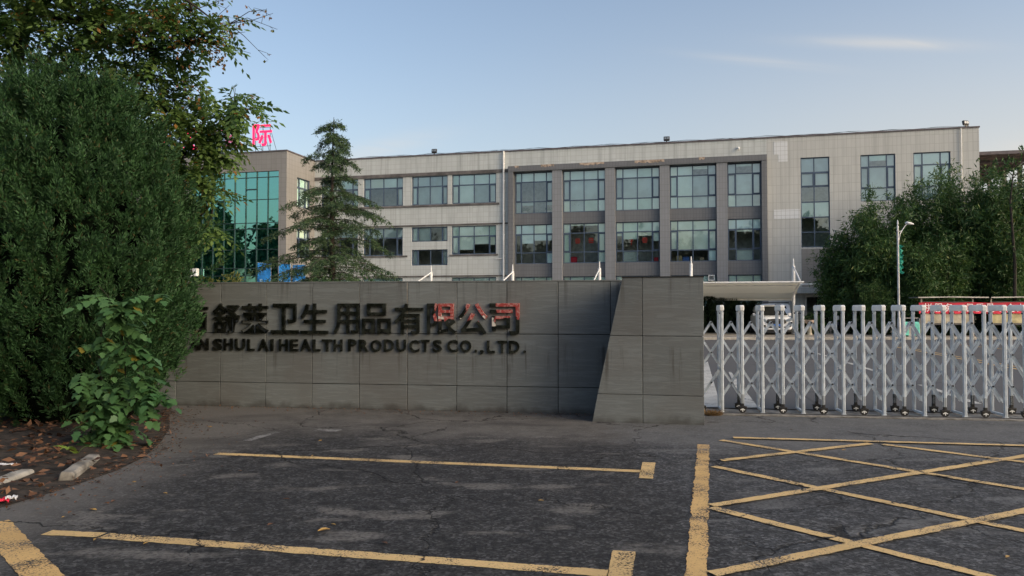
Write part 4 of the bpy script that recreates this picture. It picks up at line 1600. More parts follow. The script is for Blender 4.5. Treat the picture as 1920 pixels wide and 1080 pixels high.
# ------------------------------------------------------------------ notice boards with banner
def notice_board(px0, px1, Y, label, mat):
    a, b = at(px0, 600, Y), at(px1, 600, Y)
    W = b.x - a.x
    t = thing('notice_board', label, 'notice board', (a.x, Y, .12), 0)
    for x in (0, W):
        mb = MB()
        mb.box(x - .04, x + .04, -.04, .04, 0, 2.10)
        mb.build('post', M['grey_metal'], t)
    mb = MB()
    mb.box(.05, W - .05, -.03, .03, .72, 1.85)
    mb.build('panel', mat, t)
    mb = MB()
    mb.box(.05, W - .05, -.045, .045, .62, .72)
    mb.box(.05, W - .05, -.045, .045, 1.85, 1.92)
    mb.build('panel_frame', M['dark_metal'], t)
    mb = MB()
    mb.prism([(-.45, 2.10), (W * .5, 2.13), (W + .7, 2.10), (W + .7, 2.16), (W * .5, 2.19), (-.45, 2.16)], -.55, .45)
    mb.build('roof', M['grey_metal'], t)
    return t


nb = notice_board(1727.5, 1824, 42.3, 'pale notice board behind the left half of the red banner', M['board_pale'])
notice_board(1858.5, 1955, 42.3, 'yellow notice board behind the right half of the red banner', M['board'])
ba, bb = at(1723, 580, 42.2), at(1990, 580, 42.2)
bn = thing('slogan_banner', 'red cloth banner with white slogan hung across the notice boards', 'banner', (ba.x, 42.2, 0))
mb = MB()
n = 60
L = bb.x - ba.x
vs = []
for i in range(n + 1):
    for j in range(5):
        vs.append((L * i / n, .02 * math.sin(i * .7) * (1 - j / 5) - 0.0, 1.36 + .62 * j / 4 + .012 * math.sin(i * .35)))
mb.add(vs, [(i * 5 + j, i * 5 + j + 5, i * 5 + j + 6, i * 5 + j + 1) for i in range(n) for j in range(4)])
o = mb.build('cloth', M['red_cloth'], bn, fix=False)
s_ = o.modifiers.new('thick', 'SOLIDIFY')
s_.thickness = .008
s_.offset = 0
for i, ch in enumerate('拼服务，保质量，全力以赴'):
    px = 1740.5 + 19.35 * i
    c = at(px, 580, 42.15)
    wch, hch = (.45, .47) if ch != '，' else (.10, .14)
    o = text_mesh(ch, wch, hch, .012, .008, 'character', M['white_letter'], bn)
    o.location = (c.x - ba.x - wch / 2, -.035, 1.46)

# recycling bin
rb = gp(1705, 630.5, .12)
rb = thing('recycling_bin', 'turquoise double bin with a grey middle below the street lamp', 'bin', rb)
for x in (-.30, .30):
    mb = MB()
    mb.prism([(x - .19, 0.05), (x + .19, 0.05), (x + .19, .62), (x + .12, .80), (x - .12, .80), (x - .19, .62)], -.2, .2)
    mb.build('bin_box', M['teal_plastic'], rb, bevel=.02)
mb = MB()
mb.box(-.11, .11, -.15, .15, 0, .78)
for x in (-.5, .5):
    mb.box(x - .02, x + .02, -.18, .18, 0, 1.0)
mb.box(-.5, .5, -.02, .02, .98, 1.02)
mb.build('frame', M['grey_metal'], rb)

# blue banners on stands behind the wall
for k, (px, pt, wd_, Y, ht, rz, lab) in enumerate([(495.5, 493, .80, 47, 0, .05, 'tall blue advertising banner beside the glass wing, left of the cedar'), (534, 495, .70, 48, 0, .2, 'blue banner half hidden by the lowest cedar branches'), (561, 497, .85, 49, 0, -.1, 'blue banner right of the others behind the cedar trunk')]):
    p = at(px, pt, Y)
    t = thing('banner_stand', lab, 'banner', (p.x, Y, .004), rz, 'blue banners by the cedar')
    mb = MB()
    n = 12
    vs = []
    for i in range(n + 1):
        for j in range(5):
            vs.append((-wd_ / 2 + wd_ * j / 4, .03 * math.sin(i * 1.1 + j * .9 + k), .5 + (p.z - .5) * i / n))
    mb.add(vs, [(i * 5 + j, i * 5 + j + 1, i * 5 + j + 6, i * 5 + j + 5) for i in range(n) for j in range(4)])
    o = mb.build('cloth', M['blue_cloth'], t, fix=False)
    s_ = o.modifiers.new('thick', 'SOLIDIFY')
    s_.thickness = .006
    mb = MB()
    for q in range(4):
        mb.box(-wd_ * .32, -wd_ * .12 + .08 * (q % 2), -.05, -.04, p.z - 1.15 - q * .28, p.z - 1.0 - q * .28)
    mb.build('print', M['blue_print'], t)
    mb = MB()
    mb.tube([(-wd_ / 2, .05, 0), (-wd_ / 2, .05, p.z + .05)], .015)
    mb.tube([(wd_ / 2, .05, 0), (wd_ / 2, .05, p.z + .02)], .012)
    mb.tube([(-wd_ / 2, .05, p.z), (wd_ / 2, .05, p.z)], .012)
    mb.box(-.3, .3, -.2, .2, 0, .05)
    mb.build('pole_frame', M['white_metal'], t)

#VEGETATION
# ------------------------------------------------------------------ vegetation
M['cypress'] = leaf_mat('cypress_green', (0.011, 0.040, 0.014), (0.056, 0.138, 0.046), (0.085, 0.080, 0.030), 0.03, 0.15, 0.6, 2.6)
M['cypress_core'] = plain('dark_shade_filling', (0.006, 0.010, 0.006), 1.0, var=0.4, scale=9, spec=0.0)  # near-black filling: the shade inside the crowns put into the colour
M['tree_leaf'] = leaf_mat('compound_leaf_green', (0.050, 0.125, 0.028), (0.180, 0.270, 0.075), (0.28, 0.14, 0.03), 0.035, 0.42)
M['orange_leaf'] = leaf_mat('autumn_orange_leaf', (0.16, 0.065, 0.022), (0.30, 0.16, 0.05), (0.10, 0.12, 0.035), 0.45, 0.35)
M['sapling_leaf'] = leaf_mat('sapling_leaf', (0.045, 0.120, 0.040), (0.100, 0.200, 0.075), (0.20, 0.17, 0.03), 0.025, 0.25, 0.45)
M['cedar'] = leaf_mat('cedar_needles', (0.026, 0.060, 0.028), (0.078, 0.130, 0.052), None, 0, 0.12, 0.6)
M['bamboo'] = leaf_mat('bamboo_leaf', (0.018, 0.058, 0.017), (0.088, 0.165, 0.048), (0.15, 0.20, 0.05), 0.05, 0.3)
M['culm'] = plain('bamboo_culm', (0.06, 0.085, 0.03), 0.6)
M['hedge'] = leaf_mat('juniper_green', (0.008, 0.022, 0.010), (0.022, 0.050, 0.020), None, 0, 0.12, 0.6)
M['box_leaf'] = leaf_mat('box_hedge_leaf', (0.02, 0.055, 0.018), (0.05, 0.11, 0.035), (0.2, 0.14, 0.05), 0.03, 0.25)
M['far_leaf'] = leaf_mat('broadleaf_green', (0.018, 0.042, 0.014), (0.050, 0.085, 0.030), None, 0, 0.2)
M['yellow_shrub'] = leaf_mat('yellowish_shrub_leaf', (0.10, 0.13, 0.03), (0.22, 0.22, 0.06), None, 0, 0.3)
M['dry_leaf'] = leaf_mat('dry_leaf_litter', (0.10, 0.045, 0.022), (0.24, 0.13, 0.075), (0.06, 0.03, 0.02), 0.3, 0.1, 0.8)
M['dry_grass'] = leaf_mat('dried_weed', (0.16, 0.09, 0.035), (0.22, 0.15, 0.07), None, 0, 0.2, 0.8)
M['strap'] = leaf_mat('strap_leaf', (0.16, 0.26, 0.04), (0.30, 0.40, 0.10), None, 0, 0.3)


def lump(p, s=1.0):
    """cheap smooth pseudo noise for clumps"""
    x, y, z = p[:, 0] * s, p[:, 1] * s, p[:, 2] * s
    return (np.sin(1.9 * x + 1.3 * z + .7) * np.sin(2.3 * y - 1.1 * x + 1.9) + np.sin(2.7 * z + 1.7 * y + .3) * np.sin(3.1 * x - .8 * z) + .5 * np.sin(5.3 * x + 4.1 * z) * np.sin(4.7 * y + 5.1 * z + 1.0)) / 2.0


# --- big cypress at the left edge
CY = Vector((-6.25, 10.75, 0))
cy = thing('cypress_bush', 'huge dark green cypress bush standing in front of the wall at the left edge', 'bush', CY)
HC = 4.42
pz, pr = np.array([0, .04, .12, .25, .4, .52, .64, .75, .85, .93, .98, 1.0]), np.array([.45, .72, .86, .97, 1.0, .985, .91, .78, .58, .36, .17, .02])


def cyp_shell(n, f0, f1):
    t = rng.uniform(0.0, 1, n) ** 0.9
    a = rng.uniform(0, 2 * math.pi, n)
    r_ = np.interp(t, pz, pr) * 1.49
    q = np.stack([np.cos(a) * r_, np.sin(a) * r_, t * HC], 1)
    f = rng.uniform(f0, f1, n) + 0.085 * lump(q, 1.5)
    q[:, :2] *= f[:, None]
    out = np.stack([np.cos(a), np.sin(a), np.zeros(n)], 1)
    return q, out, t


def sprays(q, d, k, L, W, spread, mesh=None):
    """k narrow blades fanning from every spray base"""
    n = len(q)
    B = np.repeat(q, k, 0)
    D = np.repeat(unit(d), k, 0) + rng.normal(size=(n * k, 3)) * spread
    along = rng.uniform(0, .75, (n * k, 1))
    LL = np.repeat(np.broadcast_to(L, (n,)), k)
    B = B + np.repeat(unit(d), k, 0) * along * LL[:, None]
    return blades(B, D, LL * rng.uniform(.4, .8, n * k), W * rng.uniform(.7, 1.3, n * k))


pq, pout, pt = cyp_shell(1250, .83, .97)
pax = unit(pout * rng.uniform(.25, .75, (len(pq), 1)) + np.array([0, 0, 1.0]) + rng.normal(size=pq.shape) * .15)
pl_ = rng.uniform(.30, .75, len(pq))
kt = 8
tt_ = (np.arange(kt)[None, :] + rng.uniform(0, 1, (len(pq), kt))) / kt
off = rng.normal(size=(len(pq), kt, 3)) * (.066 * (1.1 - tt_))[..., None]
q = (pq[:, None, :] + pax[:, None, :] * (tt_ * pl_[:, None])[..., None] + off).reshape(-1, 3)
q[:, 2] = np.clip(q[:, 2], .05, 5.2)
ax_ = unit((np.repeat(pax, kt, 0).reshape(len(pq), kt, 3) + off * 3.2).reshape(-1, 3) + rng.normal(size=q.shape) * .12)
kb = 32
n = len(q)
al = rng.uniform(0, 1, (n, kb))
hl = rng.uniform(.12, .26, n)
B = q[:, None, :] + ax_[:, None, :] * (al * hl[:, None])[..., None]
sd = rng.normal(size=(n, kb, 3))
sd -= (sd * ax_[:, None, :]).sum(-1, keepdims=True) * ax_[:, None, :]
sd = unit(sd)
B = B + sd * (rng.uniform(0, .045, (n, kb)) * (1.15 - al))[..., None]
D = ax_[:, None, :] * .75 + sd * (.85 * (1.1 - al))[..., None]
V = blades(B.reshape(-1, 3), D.reshape(-1, 3) + rng.normal(size=(n * kb, 3)) * .15, rng.uniform(.045, .085, n * kb), .017)
np_mesh('foliage', V, 4, M['cypress'], cy)
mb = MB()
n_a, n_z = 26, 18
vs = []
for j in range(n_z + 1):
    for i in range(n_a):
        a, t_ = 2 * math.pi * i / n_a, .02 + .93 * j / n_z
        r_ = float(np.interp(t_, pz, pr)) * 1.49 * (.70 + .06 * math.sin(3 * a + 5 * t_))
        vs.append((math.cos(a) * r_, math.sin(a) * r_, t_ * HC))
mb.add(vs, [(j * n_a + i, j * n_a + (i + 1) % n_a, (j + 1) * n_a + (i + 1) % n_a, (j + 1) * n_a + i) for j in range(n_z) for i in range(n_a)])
mb.build('shade_core', M['cypress_core'], cy)  # closed shell painted near-black as the shade behind the plumes
mb = MB()
mb.tube([(0, 0, -.1), (0.05, 0, .8)], [.16, .12], 10)
mb.build('trunk', M['bark'], cy)

# --- goldenrain tree behind it, its crown hanging over the top left
TR = Vector((-8.9, 14.1, 0))
gtree = thing('goldenrain_tree', 'tall tree with feathery compound leaves and orange pods over the cypress', 'tree', TR)
TRn = np.array(TR)
limbs = []
CAMV = np.array([0.0, 0.0, CAM_Z])


def limb(pts, r0, r1):
    pts = [np.array(CAMV) + (np.array(p) - CAMV) * (1.0 if i == 0 and abs(p[2]) < .01 else 1.13) - TRn for i, p in enumerate(pts)]
    limbs.append((pts, r0, r1))


A = lambda px, py, Y: np.array(at(px, py, Y))
limb([TRn, A(-40, 560, 12.4), A(-20, 330, 12.0), A(10, 180, 11.4), A(60, 20, 10.8), A(120, -140, 10.4)], .19, .07)
limb([A(-20, 330, 12.0), A(120, 235, 11.3), A(230, 240, 10.8), A(330, 300, 10.6), A(400, 380, 10.6)], .10, .02)
limb([A(10, 180, 11.4), A(120, 130, 11.0), A(230, 170, 10.8), A(330, 215, 10.6), A(440, 225, 10.4)], .09, .015)
limb([A(60, 20, 10.8), A(180, 50, 10.6), A(280, 95, 10.4), A(360, 80, 10.2), A(430, 45, 10.0)], .07, .012)
limb([A(60, 20, 10.8), A(160, -60, 10.2), A(280, -40, 9.9), A(390, 30, 9.8)], .06, .012)
limb([A(120, -140, 10.4), A(260, -130, 10.2), A(340, -60, 10.0), A(360, 20, 9.9)], .06, .012)
limb([A(10, 180, 11.4), A(-60, 80, 10.6), A(-120, -20, 10.2)], .06, .02)
limb([A(-20, 330, 12.0), A(-90, 180, 11.5), A(-170, 60, 11.0)], .07, .02)
mb = MB()
for pts, r0, r1 in limbs:
    n = len(pts)
    P = []
    for i in range(n - 1):
        for k in range(4):
            f = k / 4
            P.append(Vector(pts[i] * (1 - f) + pts[i + 1] * f) + Vector(rng.normal(size=3) * .02))
    P.append(Vector(pts[-1]))
    P[0] = Vector(pts[0])
    mb.tube(P, [r0 + (r1 - r0) * i / (len(P) - 1) for i in range(len(P))], 8)
mb.build('trunk', M['bark'], gtree, smooth=True)
# leaf clusters: (px, py, radius in px, depth, leaves)
cl = [(30, 30, 90, 10.6, 150), (130, 20, 85, 10.4, 140), (215, 40, 80, 10.4, 130), (290, 60, 75, 10.2, 120), (60, 110, 80, 10.9, 110), (150, 95, 70, 10.8, 100),
      (240, 125, 70, 10.5, 110), (320, 130, 60, 10.3, 80), (350, 40, 55, 10.0, 70), (395, 75, 35, 10.0, 22), (300, 190, 62, 10.5, 90), (370, 190, 55, 10.4, 70),
      (345, 265, 52, 10.5, 75), (400, 250, 48, 10.4, 60), (440, 215, 30, 10.2, 22), (470, 180, 28, 10.1, 14), (375, 320, 42, 10.5, 48), (395, 375, 34, 10.5, 34), (400, 425, 22, 10.5, 16),
      (385, 455, 18, 10.5, 9), (430, 275, 34, 10.3, 30), (200, -40, 100, 10.2, 120), (60, -70, 110, 10.3, 120), (330, -60, 80, 10.0, 70), (-60, 60, 110, 10.5, 110), (-70, 190, 90, 10.9, 70), (20, 190, 60, 11.3, 50),
      (440, 40, 26, 9.9, 9), (270, 250, 40, 10.9, 40), (355, 220, 46, 10.2, 40), (410, 320, 30, 10.2, 22)]
cl = [(px - (50 if py > 250 else 34 if py > 170 else 12), py, rp * (.66 if py > 250 else .82 if py > 170 else .92), Y + 1.5, int(n * .85)) for px, py, rp, Y, n in cl]
cl += [(440, 185, 16, 10.1, 8), (465, 195, 12, 10.1, 5), (398, 425, 14, 11.9, 10), (392, 350, 18, 11.9, 14), (415, 232, 20, 11.7, 22), (420, 268, 16, 11.8, 14), (398, 300, 20, 11.8, 20)]
LB, LD, LL, tw = [], [], [], []
core = np.array([-8.3, 13.0, 4.9]) - TRn
for px, py, rp, Y, n in cl:
    c = A(px, py, Y) - TRn
    rad = rp / F_PX * Y
    v = unit(rng.normal(size=(n, 3))) * (rng.uniform(0, 1, (n, 1)) ** .45) * rad * np.array([1.05, .9, .95])
    LB.append(c + v)
    dd = unit(c + v - core) * .7 + rng.normal(size=(n, 3)) * .55 + np.array([0.1, -.2, -.35])
    LD.append(unit(dd))
    for j in range(0, n, 6):
        a = c + v[j]
        near = min(((np.linalg.norm(pp - a), pp) for pts, _, _ in limbs for pp in pts), key=lambda z: z[0])[1]
        tw.append((near, near * .35 + c * .35 + a * .3 + np.array([0, 0, .06]), a))
LB, LD = np.concatenate(LB), np.concatenate(LD)


def compound(B, D, L, pairs, ll, lw, droop=.25, tip=True):
    """pinnate leaves: rachis quads and leaflet diamonds"""
    n = len(B)
    D = unit(D)
    up = np.tile(np.array([0, 0, 1.0]), (n, 1)) + rng.normal(size=(n, 3)) * .45
    S = unit(np.cross(D, up))
    N = unit(np.cross(S, D))
    outv = []
    L = np.broadcast_to(L, (n,))[:, None]
    rach = blades(B, D - np.array([0, 0, droop * .6]), L[:, 0] * 1.0, np.full(n, .008), S, 0)
    outv.append(rach)
    for k in range(pairs):
        f = .22 + .78 * k / pairs
        base = B + D * L * f - np.array([0, 0, 1.0]) * droop * L * f * f
        env = 1.0 - .5 * abs(f - .5)
        for sg in (-1, 1):
            dv = S * sg + D * .55 - np.array([0, 0, .30]) + rng.normal(size=(n, 3)) * .22
            keep = rng.uniform(size=n) > .10
            outv.append(blades(base, dv, ll * env * rng.uniform(.75, 1.2, n), lw * rng.uniform(.8, 1.2, n), N, .12)[keep])
    if tip:
        outv.append(blades(B + D * L - np.array([0, 0, 1.0]) * droop * L, D - np.array([0, 0, .5]), ll, lw, N, .1))
    return np.concatenate(outv)


V = compound(LB, LD, rng.uniform(.36, .54, len(LB)), 6, .122, .056)
np_mesh('foliage', V, 4, M['tree_leaf'], gtree)
mb = MB()
for a, b, c in tw:
    mb.tube([Vector(a), Vector(b), Vector(c)], [.014, .009, .004], 5, cap=False)
# bare fruiting twigs reaching out into the sky
bare = []
for p0, p1 in (((395, 60), (500, 18)), ((345, 55), (430, 10)), ((420, 75), (512, 25)), ((430, 85), (495, 105)), ((350, 60), (410, 35)), ((360, 130), (470, 100)), ((440, 28), (520, 55)), ((400, 90), (460, 60)), ((380, 30), (470, -10)), ((380, 110), (450, 85))):
    a, b = A(*p0, 11.4) - TRn, A(*p1, 11.3) - TRn
    a = min((float(np.linalg.norm(pp - a)), tuple(pp)) for pts, _, _ in limbs for pp in pts)[1]
    a = np.array(a)
    m_ = (a + b) / 2 + np.array([0, 0, .05]) + rng.normal(size=3) * .03
    mb.tube([Vector(a), Vector(m_), Vector(b)], [.007, .005, .003], 5, cap=False)
    for k in range(5):
        f = rng.uniform(.2, .95)
        s_ = (a * (1 - 2 * f) + m_ * 2 * f) if f < .5 else (m_ * (2 - 2 * f) + b * (2 * f - 1))
        e_ = s_ + rng.normal(size=3) * np.array([.1, .08, .1])
        mb.tube([Vector(s_), Vector(e_)], [.004, .002], 4, cap=False)
        bare.append(e_)
mb.build('twigs', M['bark'], gtree)
# orange pod sprays
ob = []
for px, py, rp, n in ((250, 65, 26, 22), (320, 35, 30, 24), (345, 85, 28, 22), (390, 95, 26, 24), (410, 110, 16, 14), (360, 165, 22, 12), (270, 50, 18, 12), (300, 20, 20, 10), (420, 60, 14, 8)):
    c = A(px, py, 11.2) - TRn
    ob.append(c + rng.normal(size=(int(n * 1.1), 3)) * rp / F_PX * 11.2 * .6)
ob = np.concatenate(ob + [np.array(bare)])
np_mesh('seed_pods', sprays(ob, rng.normal(size=ob.shape) * .5 - np.array([0, 0, .8]), 3, .075, .04, .5), 4, M['orange_leaf'], gtree)['kind'] = 'stuff'

# --- planting bed: soil, leaf litter, sapling
mb = MB()
edge = [(-14, 4.6), (-6.0, 5.0), (-4.6, 5.75), (-4.12, 6.2), (-3.98, 6.9), (-3.92, 7.6), (-3.98, 8.3), (-4.25, 9.3), (-4.6, 10.3), (-5.1, 11.4), (-5.6, 12.6), (-14, 14)]
nr = 9
vs = []
cx, cyy = -9.0, 9.0
for k in range(nr + 1):
    f = 1 - k / nr
    for i, (x, y) in enumerate(edge):
        hgt = .0 if k == 0 else min(.10, .035 * k) + .02 * math.sin(i * 2.1 + k * 1.7)
        if k == 0:
            hgt = .003
        vs.append((cx + (x - cx) * f, cyy + (y - cyy) * f, hgt))
ne = len(edge)
mb.add(vs, [(k * ne + i, k * ne + (i + 1) % ne, (k + 1) * ne + (i + 1) % ne, (k + 1) * ne + i) for k in range(nr) for i in range(ne)])
o = mb.build('soil', M['soil'], smooth=True)
o['kind'] = 'structure'
n = 5200
q = np.stack([rng.uniform(-8.5, -3.7, n), rng.uniform(5.6, 11.6, n), np.zeros(n)], 1)
bx = np.interp(q[:, 1], [5.0, 5.75, 6.2, 6.9, 7.6, 8.3, 9.3, 10.3, 11.4, 12], [-6, -4.6, -4.12, -3.98, -3.92, -3.98, -4.25, -4.6, -5.1, -5.4])
dens = np.clip((bx + .12 - q[:, 0]) / .5, 0, 1)
pat = np.clip(.55 + lump(q, 2.2), 0.05, 1)
keep = rng.uniform(size=n) < dens * pat
q = q[keep]
q[:, 2] = np.clip((np.interp(q[:, 1], [5.0, 5.75, 6.2, 6.9, 7.6, 8.3, 9.3, 10.3, 11.4, 12], [-6, -4.6, -4.12, -3.98, -3.92, -3.98, -4.25, -4.6, -5.1, -5.4]) - q[:, 0]) * .12, 0.0, .11) + rng.uniform(.01, .035, len(q))
d = rng.normal(size=q.shape) * np.array([1, 1, .22])
ll_ = rng.uniform(.05, .12, len(q))
o = np_mesh('leaf_litter', blades(q, d, ll_, ll_ * .55, np.tile([0.2, .1, 1.0], (len(q), 1)) + rng.normal(size=q.shape) * .3, .15), 4, M['dry_leaf'])
o['kind'] = 'stuff'
o['label'] = 'brown fallen leaves covering the soil below the cypress'

# lobed-leaf sapling growing in front of the cypress
SP = Vector((-4.95, 8.95, 0))
sp = thing('sapling', 'bright green young tree with drooping toothed leaves in front of the cypress', 'sapling', SP)
SPn = np.array(SP)
stems = [[(210, 835), (205, 760), (185, 690), (190, 620), (215, 570), (185, 535)], [(214, 835), (235, 740), (235, 660), (225, 610), (245, 565), (300, 550)], [(205, 830), (190, 780), (165, 730), (150, 690)],
         [(216, 830), (250, 770), (265, 720), (255, 680), (240, 640)], [(212, 832), (230, 790), (260, 765), (290, 730)], [(208, 832), (200, 800), (185, 780), (170, 770)]]
mb = MB()
SB, SD = [], []
for st in stems:
    P = [A(px, py, 8.95 - .25 * i / len(st)) - SPn for i, (px, py) in enumerate(st)]
    P[0] = np.array([0.0, 0, 0.02]) + rng.normal(size=3) * .03 * np.array([1, 1, 0])
    mb.tube([Vector(p) for p in P], [.014 - .011 * i / (len(P) - 1) for i in range(len(P))], 6)
    for i in range(1, len(P)):
        m_ = 5
        for k in range(m_):
            f = rng.uniform()
            SB.append(P[i - 1] * (1 - f) + P[i] * f)
            a = rng.uniform(-2.6, .5)
            SD.append(np.array([math.cos(a) * 1.0, math.sin(a) * .8 - .25, rng.uniform(-.45, .25)]) + np.array([.45, 0, 0]) * rng.choice([1, -1], p=[.68, .32]))
SB, SD = np.array(SB), unit(np.array(SD))
mb.build('stem', M['bark'], sp)


def lobed(B, D, L, pairs):
    """compound leaves whose leaflets are broad and toothed (8-gons)"""
    n = len(B)
    S = unit(np.cross(D, np.tile([0, 0, 1.0], (n, 1)) + rng.normal(size=(n, 3)) * .25))
    N = unit(np.cross(S, D))
    res = []
    tpl = np.array([(0, 0), (.16, .30), (.34, .26), (.42, .46), (.62, .24), (.80, .22), (1.0, 0), (.80, -.22), (.62, -.24), (.42, -.46), (.34, -.26), (.16, -.30)])
    L = np.broadcast_to(L, (n,))[:, None]
    for k in range(pairs + 1):
        f = .20 + .80 * k / pairs
        base = B + D * L * f - np.array([0, 0, 1.0]) * .30 * L * f * f
        for sg in ((-1, 1) if k < pairs else (0,)):
            ax_ = unit(S * sg * 1.0 + D * (.6 if sg else 1) - np.array([0, 0, .35]) + rng.normal(size=(n, 3)) * .15)
            sd = unit(np.cross(N, ax_))
            nn = np.cross(ax_, sd)
            l_ = (.125 if sg else .14) * rng.uniform(.7, 1.15, (n, 1)) * (1.1 - .45 * abs(f - .5))
            P = [base + ax_ * l_ * tx + sd * l_ * ty * 1.0 + nn * l_ * (.12 * abs(ty) * 2 - .18 * tx * tx) for tx, ty in tpl]
            res.append(np.stack(P, 1))
    return np.concatenate(res)


V = lobed(SB, SD, rng.uniform(.24, .40, len(SB)), 4)
np_mesh('foliage', V, 12, M['sapling_leaf'], sp)

# a strap-leaved clump by the kerb
t = thing('strap_leaf_plant', 'small yellow-green strap-leaved plant drooping over the kerb block', 'plant', gp(135, 862) + Vector((0, .1, 0)))
for k in range(7):
    a = rng.uniform(-.5, 3.4)
    mb = MB()
    n = 7
    L_ = rng.uniform(.22, .36)
    vs = []
    for i in range(n + 1):
        f = i / n
        c = Vector((math.cos(a) * L_ * f, -abs(math.sin(a)) * L_ * f * .6, .04 + .30 * f * (1 - .75 * f)))
        wv = Vector((-math.sin(a), math.cos(a), 0)) * .018 * (1 - f ** 3 + .02)
        vs += [c + wv, c - wv]
    mb.add(vs, [(2 * i, 2 * i + 1, 2 * i + 3, 2 * i + 2) for i in range(n)])
    mb.build('leaf', M['strap'], t, fix=False)


# kerb blocks
def kerb_block(pa, pb, w_, h_, label, roll):
    a, b = gp(*pa), gp(*pb)
    d = b - a
    mb = MB()
    L_ = d.length
    prof = [(-w_ / 2, 0), (w_ / 2, 0), (w_ / 2, h_ * .75), (w_ * .36, h_), (-w_ * .36, h_), (-w_ / 2, h_ * .75)]
    vs = []
    for i in range(9):
        for x, z in prof:
            j = Vector((random.uniform(-.006, .006), random.uniform(-.006, .006), random.uniform(-.004, .006)))
            vs.append(Vector((x, L_ * i / 8, z)) + j)
    n = 6
    mb.add(vs, [(i * n + k, i * n + (k + 1) % n, (i + 1) * n + (k + 1) % n, (i + 1) * n + k) for i in range(8) for k in range(n)] + [tuple(range(n)), tuple(8 * n + k for k in range(n))])
    o = mb.build('kerb_stone', M['concrete' if roll else 'pale_concrete'], bevel=.012)
    o.location = a - Vector((0, 0, .02))
    o.rotation_euler = (0, R(roll), math.atan2(-d.x, d.y))
    tag(o, label, 'kerb stone')
    return o


kerb_block((122, 903), (174, 867), .13, .105, 'loose concrete kerb block under the strap-leaved plant', 6)
kerb_block((-110, 950), (50, 892), .16, .085, 'pale speckled kerb block at the left edge of the photo', 0)


def litter(name, label, cat, p, parts, rz):
    t = thing(name, label, cat, p, rz)
    for nm, m, s_ in parts:
        mb = MB()
        n = 5
        vs = [(s_[0] * (i / n - .5), s_[1] * (j / n - .5), .012 + s_[2] * abs(math.sin(i * 1.9 + j * 2.3))) for i in range(n + 1) for j in range(n + 1)]
        mb.add(vs, [(i * (n + 1) + j, (i + 1) * (n + 1) + j, (i + 1) * (n + 1) + j + 1, i * (n + 1) + j + 1) for i in range(n) for j in range(n)])
        o = mb.build(nm, M[m], t, fix=False)
        o.location = (s_[3], 0, s_[4])
        sd = o.modifiers.new('thick', 'SOLIDIFY')
        sd.thickness = .004


litter('wrapper', 'crumpled red and white wrapper at the lower left edge', 'litter', gp(8, 945) + Vector((0, 0, .01)), [('red_half', 'red_cloth', (.12, .10, .03, -.02, 0)), ('white_half', 'white_metal', (.08, .07, .03, .05, .012))], .4)
litter('paper_scrap', 'white paper scrap lying on the soil behind the left kerb block', 'litter', gp(12, 884) + Vector((0, 0, .05)), [('paper', 'white_metal', (.16, .07, .02, 0, 0))], .1)

# single fallen leaves on the asphalt
M['fallen'] = plain('yellow_brown_leaf', (0.36, 0.23, 0.07), 0.7, var=.3, scale=20)
M['fallen_dark'] = plain('brown_leaf', (0.10, 0.05, 0.03), 0.8, var=.3, scale=20)


def one_leaf(mat):
    V = []
    mb = MB()
    pts = [(0, 0), (.03, .02), (.06, .022), (.10, 0), (.06, -.022), (.03, -.02)]
    mb.add([(x, y, .010 + .35 * abs(y) + .05 * (x - .05) ** 2) for x, y in pts], [(0, 1, 2, 3), (0, 3, 4, 5)])
    o = mb.build('fallen_leaf', mat, fix=False)
    s_ = o.modifiers.new('thick', 'SOLIDIFY')
    s_.thickness = .002
    return o


l0, l1 = one_leaf(M['fallen']), one_leaf(M['fallen_dark'])
spots = [(619, 996, 0), (512, 984, 1), (168, 958, 0), (217, 940, 1), (630, 986, 0), (268, 1022, 0), (175, 1015, 0), (314, 927, 0), (247, 905, 0), (543, 937, 1), (597, 828, 0), (584, 857, 0), (480, 792, 1), (1886, 1048, 0), (1587, 845, 0), (1487, 806, 1), (115, 972, 0), (145, 941, 1), (390, 802, 0), (715, 1018, 1), (860, 905, 1), (1020, 940, 0)]
first = {0: l0, 1: l1}
for k, (px, py, m) in enumerate(spots):
    o = first.pop(m, None)
    if o is None:
        o = (l0, l1)[m].copy()
        COL.objects.link(o)
    o.location = gp(px, py)
    o.rotation_euler = (0, 0, rng.uniform(0, 6.28))
    s_ = .95 if k == 0 else rng.uniform(.4, .7)
    o.scale = (s_, s_ * rng.uniform(.6, 1), s_ * rng.uniform(1, 1.6))
    tag(o, ('single yellowish fallen leaf lying on the asphalt', 'single dark brown fallen leaf lying on the asphalt')[m], 'leaf', ('yellowish fallen leaves on the asphalt', 'dark fallen leaves on the asphalt')[m])
# debris along the wall foot
n = 420
tt = rng.uniform(-6.5, .3, n)
q = np.stack([1.184 + .9878 * tt - .1556 * -1 * 0, 11.727 - .1556 * tt, np.zeros(n)], 1) + np.stack([np.zeros(n), -rng.uniform(.03, 1, n) ** 2.2 * .5 - .05, np.full(n, .012)], 1)
o = np_mesh('leaf_debris', blades(q, rng.normal(size=q.shape) * np.array([1, 1, .2]), rng.uniform(.02, .06, n), .022, np.tile([0, 0, 1.0], (n, 1)), .1), 4, M['dry_leaf'])
o['kind'] = 'stuff'
o['label'] = 'dry leaf crumbs along the foot of the stone wall'

